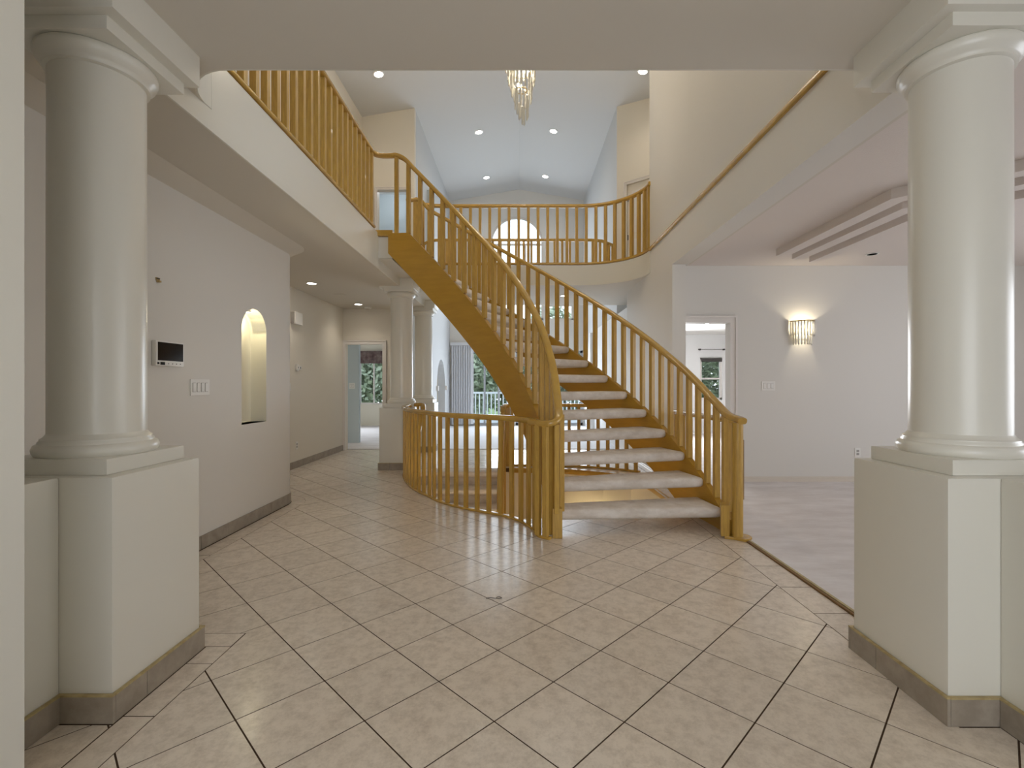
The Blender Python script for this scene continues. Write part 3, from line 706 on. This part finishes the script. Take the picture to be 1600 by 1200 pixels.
it = lambda th: min(zl(th)+0.11, 3.06); ib = lambda th: max(0.0, zl(th)-0.40)
ot = lambda th: min(zl(th)-0.03+ (0.06 if th < 3 else 0), 3.06); ob = lambda th: max(0.0, zl(th)-0.60+max(0,th-55)*0.0075)
o = stringer(RI-0.028, RI+0.025, it, ib, 1.0, 90).build('stringer', M_OAKS, stair, smooth=30)
o = stringer(RO-0.025, RO+0.028, ot, ob, 0.5, 91.5).build('stringer', M_OAKS, stair, smooth=30)
# treads
def tread_mesh(a0, wdeg, r0, r1, th=0.092):
    mb = MB(); rs = [r0, r0+0.004] + [r0+(r1-r0)*k/8 for k in range(1,8)] + [r1-0.05, r1-0.022, r1-0.006, r1]
    vs = []; prof_n = None
    for q, r_ in enumerate(rs):
        endk = (0.35,0.72,0.93,1.0); e = 1.0
        if q == len(rs)-1: e = 0.45
        elif q == len(rs)-2: e = 0.80
        elif q == len(rs)-3: e = 0.95
        w = r_*math.radians(wdeg); h = th*e; w2 = w-(1-e)*th
        pts = rounded(w2, h, h*0.42, 4); prof_n = len(pts)
        mid = Vector((math.cos(0)*r_, 0, 0)); ang = math.radians(wdeg/2)
        for (s_, u) in pts:
            # along tangential arc
            phi = ang+s_/r_; vs.append((r_*math.cos(phi), r_*math.sin(phi), u-th/2))
    k = prof_n; n = len(rs)
    fs = [(i*k+j, i*k+(j+1)%k, (i+1)*k+(j+1)%k, (i+1)*k+j) for i in range(n-1) for j in range(k)] + [tuple(range(k)), tuple((n-1)*k+j for j in range(k))]
    return mb.add(vs, fs).mesh('tread', M_TREAD, smooth=60)
tm = tread_mesh(0, 7.6, RI+0.02, RO-0.024)
for k in range(1,16):
    th = 3+5.55*(k-1)
    tt = link('tread', tm, stair, (C0.x-OFF.x, C0.y-OFF.y, RIS*k+0.006), math.radians(th))
# balusters: unit height meshes
bal_me = MB().box(-0.0225,0.0225,-0.0225,0.0225,0,1).mesh('baluster', M_OAK, bevel=0.004)
bal_th = MB().box(-0.020,0.020,-0.016,0.016,0,1).mesh('baluster', M_OAK, bevel=0.004)
def baluster(parent, off, x, y, z0, z1, rz, me=bal_me): return link('baluster', me, parent, (x-off[0],y-off[1],z0-off[2]), rz, (1,1,z1-z0))
hi_tab = [(0,0.80),(4,0.87),(10,0.945),(20,0.99),(35,0.985),(60,0.945),(84,0.94)]
ri_z = lambda th: min(zl(th)+interp(hi_tab, th), 4.0)
ro_z = lambda th: min(zl(th)+interp([(0,0.85),(6,0.79),(20,0.77),(84,0.775)], th), 4.0)
RAILP = rounded(0.070, 0.052, 0.021, 4)
# inner rail
pts = [Vector((*P(RI,th), ri_z(th))) for th in [3+3*k for k in range(29)]]
pts = [Vector((0.10,4.09,0.93)), Vector((0.165,3.985,0.93)), Vector((0.245,3.915,0.932)), Vector((0.318,3.955,0.965))] + pts
pts += [Vector((*P(RI,89),4.0)), Vector((-1.62,5.862,4.0)), Vector((-1.70,5.84,4.0)), Vector((-1.745,5.76,4.0))]
pts = catmull(pts, 4)
o = MB().sweep([q-OFF for q in pts], RAILP).build('handrail', M_OAKR, stair, smooth=60)
# outer rail
pts = [Vector((1.775,3.86,0.955)), Vector((1.772,3.92,0.965))] + [Vector((*P(RO+0.0,th), ro_z(th))) for th in [2+3*k for k in range(29)]] + [Vector((*P(RO,88.5),4.0)), Vector((*P(RO+0.02,92),4.0))]
pts = catmull(pts, 4)
o = MB().sweep([q-OFF for q in pts], RAILP).build('handrail', M_OAKR, stair, smooth=60)
th = 3.0
while th < 89:
    q = P(RO,th); baluster(stair, OFF, q.x, q.y, ot(th)-0.004, ro_z(th)-0.015, math.radians(th)); th += 2.68
th = 7.0
while th < 88:
    q = P(RI,th); baluster(stair, OFF, q.x, q.y, it(th)-0.004, ri_z(th)-0.015, math.radians(th)); th += 4.45
# newels and bases at the foot
mb = MB(); mb.prism([(x-OFF.x,y-OFF.y) for x,y in [(0.27,3.93),(0.35,3.93),(0.36,4.10),(0.29,4.12)]], 0.0, 0.24); mb.build('newel_block', M_OAK, stair, bevel=0.004)
for (x, y, rz) in ((0.300,3.945,0.3),(0.215,3.925,0.9),(0.155,3.975,1.0),(0.255,3.985,0.5),(0.35,4.02,0.2)):
    MB().box(-0.021,0.021,-0.021,0.021,0.02 if x < 0.29 else 0.2,0.92 if x < 0.34 else 1.0).build('newel_post', M_OAK, stair, loc=(x-OFF.x,y-OFF.y,0), bevel=0.004).rotation_euler[2] = rz
MB().lathe([(0.043,0.02),(0.043,0.94)], n=24).build('newel_post', M_OAK, stair, loc=(1.765-OFF.x,3.93-OFF.y,0), smooth=50)
MB().box(0.038,0.046,-0.018,0.018,0.32,0.80).build('newel_flute', M_OAKD, stair, loc=(1.765-OFF.x,3.93-OFF.y,0), bevel=0.002)
MB().prism([(x-OFF.x,y-OFF.y) for x,y in [(1.66,3.93),(1.72,3.90)]+[(1.79+0.085*math.cos(a),3.93+0.085*math.sin(a)) for a in [-PI/2+PI*k/10 for k in range(11)]]+[(1.70,4.02)]], 0, 0.022).build('newel_base', M_OAKR, stair, bevel=0.004)
MB().prism([(x-OFF.x,y-OFF.y) for x,y in [(1.63,3.925),(1.700,3.925),(1.745,4.03),(1.665,4.03)]], 0.02, 0.27).build('newel_block', M_OAK, stair, bevel=0.004)

# ================================================================== RAILINGS
def railing(name, label, path, z0, zr, step, base=None, group='oak railings', start=0.06, end=0.06, me=bal_me, railm=M_OAKR, basem=M_OAKR):
    path = [Vector((*q[:2],0)) for q in path]
    o0 = path[0].copy(); t = thing(name, label, 'railing', (o0.x,o0.y,z0), group=group)
    MB().sweep([Vector((q.x-o0.x,q.y-o0.y,zr-z0-0.0)) for q in path], RAILP).build('handrail', railm, t, smooth=60)
    if base:
        w, h = base
        MB().sweep([Vector((q.x-o0.x,q.y-o0.y,h/2)) for q in path], rounded(w,h,min(w,h)*0.3,2)).build('base_rail', basem, t, smooth=50)
    hb = base[1] if base else 0
    for q, a in resample(path, step, start, end):
        baluster(t, (o0.x,o0.y,z0), q.x, q.y, z0+hb-0.003, zr-0.015, a, me)
    return t
GP = [(0.25,3.905),(0.166,3.985),(0.125,4.17),(0.03,4.385),(-0.13,4.58),(-0.4146,4.774),(-0.6218,4.922),(-0.8574,5.171),(-1.0014,5.398),(-1.1505,5.605),(-1.344,5.975),(-1.502,6.397),(-1.588,6.738),(-1.60,6.98)]
GPc = [(v.x,v.y) for v in catmull([Vector((*q,0)) for q in GP], 6)]
gr = railing('guard_railing', 'S-curved oak guard rail around the stairwell on the tile floor', GPc, 0.0, 0.93, 0.140, (0.045,0.022), start=0.14, end=0.03, me=bal_th)
# its far volute end
vp = [Vector((-1.60,6.98,0.93)),Vector((-1.575,7.12,0.935)),Vector((-1.50,7.19,0.945)),Vector((-1.42,7.17,0.94)),Vector((-1.395,7.08,0.90)),Vector((-1.38,6.98,0.80))]
MB().sweep([q-gr.location for q in catmull(vp,5)], RAILP).build('volute', M_OAKR, gr, smooth=60)
baluster(gr, gr.location, -1.575,7.12,0.0,0.92,0); baluster(gr, gr.location, -1.49,7.19,0.0,0.92,0)
# white nosing inside the curb
struct(MB().sweep([Vector((x+0.035,y+0.035,-0.02)) for x,y in GPc[12:]], rounded(0.03,0.05,0.01,2)).build('trim_12', M_TRIM, smooth=40), 'white floor nosing around the stairwell')
far_path = [(-0.17,7.40),(0.3,7.40),(0.9,7.30),(1.35,7.12),(1.70,6.85)]
fr_ = railing('guard_railing', 'oak guard rail on the far side of the stairwell, seen between the lower treads', [(v.x,v.y) for v in catmull([Vector((*q,0)) for q in far_path],6)], 0.0, 0.93, 0.146, (0.05,0.03))
MB().box(-0.035,0.035,-0.035,0.035,0,0.95).build('newel_post', M_OAK, fr_, bevel=0.005)
railing('guard_railing', 'short oak guard rail between the right newel and the wall end', [(1.90,4.35),(1.87,4.8),(1.845,5.3),(1.83,5.74)], 0.012, 0.925, 0.21, (0.045,0.03))
gal = railing('gallery_railing', 'long oak railing along the upper left gallery', [(-1.745,1.6),(-1.745,4.0),(-1.745,5.80)], F2-0.02, 4.0, 0.1385, (0.07,0.03), me=bal_me)
MB().sweep([Vector((0,0,-0.035)),Vector((0,4.37,-0.035))], rounded(0.03,0.05,0.006,2)).build('nosing', M_OAKD, gal)
MB().box(-0.01,0.2,4.33,4.41,-0.05,0.02).build('nosing', M_OAKR, gal, bevel=0.006)
bp = [(-1.55,7.31),(-1.50,7.50),(-1.36,7.59),(-1.1,7.605),(0.3,7.605),(0.95,7.605)] + [(0.95+0.87*math.sin(a), 6.735+0.87*math.cos(a)) for a in [PI/2*k/12 for k in range(1,13)]]
bl_ = railing('balcony_railing', 'oak railing of the back balcony curving to the right wall', bp, F2-0.02, 4.03, 0.150, (0.06,0.035))
MB().box(-0.035,0.035,-0.035,0.035,-0.3,0.92).build('newel_post', M_OAK, bl_, bevel=0.005)
railing('balcony_railing', 'second oak railing along the far edge of the bridge before the arched window', [(-2.04,9.80),(-1.66,9.42),(-1.5,9.40),(1.4,9.40),(1.6,9.45),(1.92,9.80)], F2-0.02, 4.03, 0.150, (0.05,0.03))
# oak nosing strip along the upper right wall
struct(MB().sweep([Vector((1.812,2.3,3.115)),Vector((1.812,6.74,3.115))], rounded(0.03,0.045,0.008,2)).build('trim_13', M_OAKR, smooth=40), 'long oak strip along the upper right wall')

# ================================================================== STAIRWELL and basement
mb = MB(); W = WELL; k = len(W)
for i in range(k):
    a, b_ = Vector(W[i]), Vector(W[(i+1)%k]); d = (b_-a).normalized(); nn = Vector((d.y,-d.x))*0.08
    mb.prism([tuple(a),tuple(b_),tuple(b_+nn+d*0.04),tuple(a+nn-d*0.04)], -2.75, -0.062)
struct(mb.build('wall_stairwell', M_BASEW, smooth=30))
struct(MB().prism([(-3,3.5),(3,3.5),(3,8),(-3,8)], -2.85, -2.75).build('floor_basement', M_CARP))
mb = MB(); pts = [Vector((x,y,-0.035)) for x,y in ((-0.1,7.255),(0.3,7.225),(0.65,7.16),(1.0,7.01),(1.3,6.81),(1.5,6.58),(1.61,6.2),(1.64,5.8),(1.64,5.2),(1.60,4.9))]
mb.sweep(catmull(pts,5), rounded(0.03,0.075,0.008,2), vertical=True)
struct(mb.build('trim_14', M_OAKS, smooth=40), 'oak edge band round the far side of the stairwell')
bs = thing('basement_staircase', 'carpeted stairs going down into the stairwell behind the guard rail', 'staircase', (-0.85,7.1,0))
bt = MB().sweep([Vector((-0.60,0,0)),Vector((0.58,0,0))], rounded(0.33,0.085,0.036,4)).mesh('tread', M_TREAD, smooth=60)
br = MB().box(-0.60,0.58,-0.01,0.01,-0.19,0.0).mesh('riser', M_TREAD)
for kk in range(0,12):
    link('tread', bt, bs, (0,-0.01-0.265*kk,-0.045-0.19*kk)); link('riser', br, bs, (0,-0.12-0.265*kk,-0.05-0.19*kk))
for x0 in (-0.66,0.585):
    mb = MB(); P2 = [(0.14,0.0),(0.14,-0.45),(-3.0,-2.7),(-3.2,-2.7),(-3.2,-2.25),(-0.12,0.0)]
    mb.add([(x,y,z) for x in (x0,x0+0.05) for y,z in P2], [tuple(range(6)),tuple(range(11,5,-1))]+[(i,(i+1)%6,6+(i+1)%6,6+i) for i in range(6)])
    mb.build('stringer', M_OAKS, bs)
q0 = bs.location
hr = [(-0.17,7.42,0.90),(-0.20,7.30,0.93),(-0.235,7.18,0.88),(-0.24,7.0,0.72),(-0.24,6.4,0.30),(-0.23,5.8,-0.12),(-0.18,5.2,-0.55),(-0.10,4.8,-0.85)]
MB().sweep([Vector(v)-q0 for v in catmull([Vector(v) for v in hr],5)], RAILP).build('handrail', M_OAKR, bs, smooth=60)
for kk in range(12):
    y = 7.02-0.15*kk; zr = 0.73-0.105*kk*0.99; baluster(bs, q0, -0.24, y, zr-0.92, zr, 0)
MB().box(-0.04,0.04,-0.04,0.04,-1.0,0.93).build('newel_post', M_OAK, bs, loc=(-0.235+0.85,7.2-7.1,0), bevel=0.005)
hl = [(-1.40,7.0,0.80),(-1.38,6.4,0.33),(-1.30,5.9,-0.02),(-1.15,5.55,-0.25)]
MB().sweep([Vector(v)-q0 for v in catmull([Vector(v) for v in hl],5)], RAILP).build('handrail', M_OAKR, bs, smooth=60)
point_light('basement_light', (0.95,6.90,-0.80), 9, (1.0,0.80,0.42), 0.05)
point_light('basement_tread_fill', (-0.4,5.3,-1.0), 13, (1.0,0.84,0.60), 0.1)  # added fill hanging in the well to brighten the treads, no fixture
t = thing('basement_wall_lamp', 'warm basement lamp glowing below the first treads', 'lamp', (0.95,6.98,-1.20))
MB().lathe([(0.06,-0.1),(0.1,0.1)], n=20).build('shade', M_BULB, t, smooth=50); MB().box(-0.03,0.03,0,0.12,-0.04,0.04).build('bracket', M_BRASS, t)

# ================================================================== WALL FITTINGS
def on_left(y, z, x=-2.41): return (x, y, z)
# intercom screen (faces +X): local x -> along +Y, local y -> out
t = thing('security_panel', 'white wall panel with black screen on the left wall', 'wall panel', on_left(3.32,1.455))
MB().box(0,0.032,-0.135,0.135,-0.085,0.085).build('housing', M_PLAST, t, bevel=0.012, smooth=40)
MB().box(0.0315,0.0335,-0.118,0.122,-0.048,0.074).build('screen', M_BLACK, t)
MB().box(0.0315,0.034,-0.095,-0.055,-0.077,-0.058).build('button_display', M_BLACK, t)
for k_ in range(4):
    MB().lathe([(0.005,-0.002),(0.004,0.002)], n=10).build('button', M_PLASTD, t, loc=(0.033, -0.02+0.038*k_, -0.067)).rotation_euler[1] = PI/2
MB().box(0.0315,0.034,-0.122,-0.106,-0.074,-0.060).build('button', M_BLACK, t)
def switch_plate(loc, rz, gangs, label, group, w=0.047):
    t = thing('switch_plate', label, 'light switch', loc, rz, group); W_ = w*gangs+0.03
    cp = MB().box(-W_/2,W_/2,-0.006,0.0,-0.06,0.06).build('cover_plate', M_PLAST, t, bevel=0.002)
    for k_ in range(gangs):
        x = (k_-(gangs-1)/2)*w
        MB().box(x-0.0185,x+0.0185,-0.0065,-0.0005,-0.035,0.035).build('switch_surround', M_PLASTD, cp)
        MB().box(x-0.016,x+0.016,-0.011,-0.005,-0.032,0.032).build('rocker', M_PLAST, cp, bevel=0.0015)
    return t
switch_plate((-2.41,3.67,1.225), PI/2, 4, 'wide four gang light switch on the left wall below the panel', 'light switches')
switch_plate((3.165,6.18,1.225), 0, 3, 'three gang light switch on the living room wall below the crystal sconce', 'light switches')
switch_plate((-3.33,7.02,1.21), PI/2, 2, 'light switch on the hall wall below the thermostat', 'light switches')
switch_plate((-3.52,10.25,1.21), 0, 2, 'light switch inside the doorway at the hall end', 'light switches')
def outlet(loc, rz, label):
    t = thing('wall_outlet', label, 'outlet', loc, rz, 'wall outlets')
    cp = MB().box(-0.036,0.036,-0.006,0,-0.058,0.058).build('cover_plate', M_PLAST, t, bevel=0.002)
    for z in (-0.02,0.02):
        f = MB().box(-0.016,0.016,-0.009,-0.004,z-0.014,z+0.014).build('socket', M_PLASTD, cp, bevel=0.002)
outlet((-3.33,7.0,0.33), PI/2, 'wall outlet low on the hall wall nearer the curved wall')
outlet((-3.33,7.28,0.33), PI/2, 'wall outlet low on the hall wall, farther of two')
outlet((4.30,6.18,0.38), 0, 'wall outlet beside the right column pedestal, low on living room wall')
t = thing('door_chime', 'pale door chime box high on the hall wall', 'door chime', (-3.33,7.23,2.22))
MB().box(0,0.07,-0.13,0.10,-0.09,0.09).build('cover', M_PLAST, t, bevel=0.006); MB().box(0.0,0.05,-0.145,-0.13,-0.085,0.085).build('side_grille', M_PLASTD, t)
t = thing('thermostat', 'round white thermostat on the hall wall', 'thermostat', (-3.33,7.28,1.495))
MB().lathe([(0.052,0.0),(0.052,0.018),(0.042,0.028),(0.002,0.028)], n=28).build('dial', M_PLAST, t, smooth=40).rotation_euler[1] = PI/2
MB().box(0.027,0.03,-0.018,0.006,-0.012,0.012).build('display', M_BLACK, t); MB().box(0,0.02,0.055,0.12,-0.03,0.03).build('sensor', M_PLAST, t, bevel=0.004); MB().box(0.02,0.023,0.08,0.10,-0.015,0.015).build('sensor_eye', M_BLACK, t)
t = thing('wall_hook', 'tiny brass hook high on the left wall', 'hook', (-2.41,3.24,1.945))
MB().box(0,0.006,-0.016,0.016,-0.004,0.014).build('plate', M_BRASS, t); MB().box(0.0,0.022,-0.010,0.010,-0.018,-0.006).build('clip', M_BRASS, t, bevel=0.002); MB().box(0.006,0.012,-0.014,0.01,0.004,0.010).build('screw', M_DARK, t)
t = thing('smoke_detector', 'round smoke detector on the hall soffit near the far doorway', 'smoke detector', (-2.80,9.0,2.672))
MB().lathe([(0.07,0.0),(0.07,-0.02),(0.05,-0.035),(0.002,-0.036)], n=28).build('housing', M_PLAST, t, smooth=40); MB().lathe([(0.045,-0.0355),(0.03,-0.038),(0.002,-0.038)], n=20).build('grille', M_PLASTD, t)
t = thing('ceiling_speaker', 'flat round grille on the hall soffit between the two lights', 'speaker', (-2.85,7.75,2.672))
MB().lathe([(0.09,0.0),(0.088,-0.006),(0.002,-0.008)], n=28).build('grille', M_SOFF, t, smooth=40)
# debris on tile
MB().sweep(catmull([Vector((-0.045,0,0)),Vector((-0.02,0.006,0.004)),Vector((0.01,-0.004,0.003)),Vector((0.03,-0.008,0.004)),Vector((0.045,0.004,0.003)),Vector((0.03,0.014,0.004)),Vector((0.012,0.008,0.003))],4), rounded(0.004,0.003,0.001,1)).build('thread', M_DARK, None)
tag(bpy.data.objects['thread'], 'tiny dark curl of thread lying on a floor tile before the staircase', 'thread'); bpy.data.objects['thread'].location = (-0.146,2.83,0.0015)

# crystals
def prism_rod(r_, L_, n=6): return MB().lathe([(0.001,0),(r_,-0.012),(r_,-L_+0.02),(0.001,-L_)], n=n)
t = thing('crystal_sconce', 'lit crystal wall sconce on the living room wall', 'wall lamp', (3.585,6.18,1.90))
MB().lathe([(0.145,0.135),(0.15,0.145),(0.14,0.15)], 0, -0.005, 24, PI, 2*PI).build('top_rim', M_BRASS, t, smooth=40)
MB().box(-0.10,0.10,-0.012,0,-0.08,0.14).build('back_plate', M_PLAST, t, bevel=0.004)
r1 = prism_rod(0.013,0.19).mesh('crystal_rod', M_CRYS, smooth=20); r2 = prism_rod(0.012,0.17).mesh('crystal_rod', M_CRYS, smooth=20)
for k_ in range(13):
    a = PI+PI*(k_+0.5)/13; link('crystal_rod', r1, t, (0.145*math.cos(a), 0.13*math.sin(a)-0.008, 0.14))
for k_ in range(10):
    a = PI+PI*(k_+0.5)/10; link('crystal_rod', r2, t, (0.115*math.cos(a), 0.10*math.sin(a)-0.012, 0.01))
for x in (-0.05,0.05): MB().lathe([(0.002,-0.04),(0.014,-0.02),(0.014,0.03),(0.002,0.05)], x, -0.055, 16).build('bulb', M_BULB, t, smooth=60)
point_light('sconce_light', (3.585,6.085,1.97), 3.4, (1.0,0.86,0.62), 0.025)
t = thing('crystal_chandelier', 'spiral crystal chandelier hanging over the staircase', 'chandelier', (0.03,6.0,5.38))
MB().lathe([(0.006,-0.2),(0.006,1.65)], n=8).build('stem', M_BRASS, t)
for rr, zz in ((0.20,0.25),(0.16,-0.05),(0.12,-0.30),(0.075,-0.52)):
    MB().lathe([(rr-0.008,zz),(rr,zz+0.006),(rr-0.002,zz+0.016),(rr-0.012,zz+0.010)], n=28, ring=True).build('ring', M_BRASS, t, smooth=50)
MB().lathe([(0.07,1.61),(0.06,1.65)], n=20).build('canopy', M_BRASS, t)
rods = [prism_rod(0.011, L_).mesh('crystal_rod', M_CRYS, smooth=20) for L_ in (0.30,0.24,0.20)]
for tier, (rr, zz, nn_, drop) in enumerate(((0.20,0.26,22,0.30),(0.165,-0.02,20,0.20),(0.125,-0.26,16,0.20),(0.08,-0.48,11,0.16),(0.035,-0.66,5,0.1))):
    for k_ in range(nn_):
        a = 2*PI*k_/nn_; dz = -drop*(0.5-0.5*math.cos(a+1.1+tier*0.5))
        link('crystal_rod', rods[min(2,tier//2)], t, (rr*math.cos(a), rr*math.sin(a), zz+dz*0.9))
for k_, z in enumerate((0.15,-0.05,-0.25,-0.45)):
    MB().lathe([(0.002,-0.04),(0.015,-0.02),(0.015,0.02),(0.002,0.05)], 0.04*(-1)**k_, 0.02, 14).build('bulb', M_BULB, t, loc=(0,0,z), smooth=60)
point_light('chandelier_light', (0.03,6.0,5.45), 76, (1.0,0.86,0.66), 0.12)

# ================================================================== OUTSIDE
struct(MB().box(-30,30,14.7,60,-1.3,-1.2).build('ground', M_LAWN))
t = struct(MB().box(-5,6,14.66,17.6,-0.25,-0.05).build('floor_deck', M_DECK), 'grey deck outside the great room')
t = thing('deck_railing', 'white picket deck railing outside the patio doors', 'railing', (0,17.4,-0.05))
MB().box(-4.5,5.5,-0.04,0.04,0.95,1.02).build('top_rail', M_WHITE, t); MB().box(-4.5,5.5,-0.02,0.02,0.08,0.14).build('bottom_rail', M_WHITE, t)
pk = MB().box(-0.02,0.02,-0.02,0.02,0.1,0.95).mesh('picket', M_WHITE)
for k_ in range(70): link('picket', pk, t, (-4.4+0.142*k_,0,0))
for x in (-4.5,-2.0,0.5,3.0,5.5): MB().box(x-0.05,x+0.05,-0.05,0.05,0,1.05).build('post', M_WHITE, t)
def crown(n_l, rx, rz_, seed):
    rnd = random.Random(seed); mb = MB()
    for _ in range(n_l):
        while True:
            v = Vector((rnd.uniform(-1,1),rnd.uniform(-1,1),rnd.uniform(-1,1)))
            if 0.35 < v.length < 1: break
        p_ = Vector((v.x*rx, v.y*rx, v.z*rz_)); s_ = rnd.uniform(0.10,0.2)
        a = Vector((rnd.uniform(-1,1),rnd.uniform(-1,1),rnd.uniform(-1,1))).normalized(); b_ = a.orthogonal().normalized()
        mb.add([p_-a*s_, p_+b_*s_*0.5, p_+a*s_, p_-b_*s_*0.5], [(0,1,2,3)])
    return mb.mesh('crown', M_LEAF)
crs = [crown(7000,2.2,3.0,1), crown(7000,1.8,3.4,2)]
trk = MB().lathe([(0.16,0),(0.11,2.2),(0.05,4.5)], n=10).mesh('trunk', M_BARK)
for k_, (x, y, s_, lb) in enumerate(((-2.9,22,1.0,'leafy tree beyond the deck, left of the patio doors'),(1.6,23.5,1.0,'leafy tree behind the deck railing at centre'),(5.8,27,1.1,'leafy tree beyond the deck on the right'),
        (-7.4,21,1.0,'leafy tree outside the back room window'),(-11.5,27,1.2,'tree farther behind the back room window'),(8.8,20.5,0.95,'leafy tree outside the bedroom window'),(-1.0,31,1.2,'tallest tree far behind the deck'),(14,28,1.2,'tree far beyond the bedroom window'))):
    t = thing('leafy_tree', lb, 'tree', (x,y,-1.2), k_*0.7, 'garden trees'); t.scale = (s_,s_,s_*0.9)
    link('crown', crs[k_%2], t, (0,0,3.6)); link('trunk', trk, t)
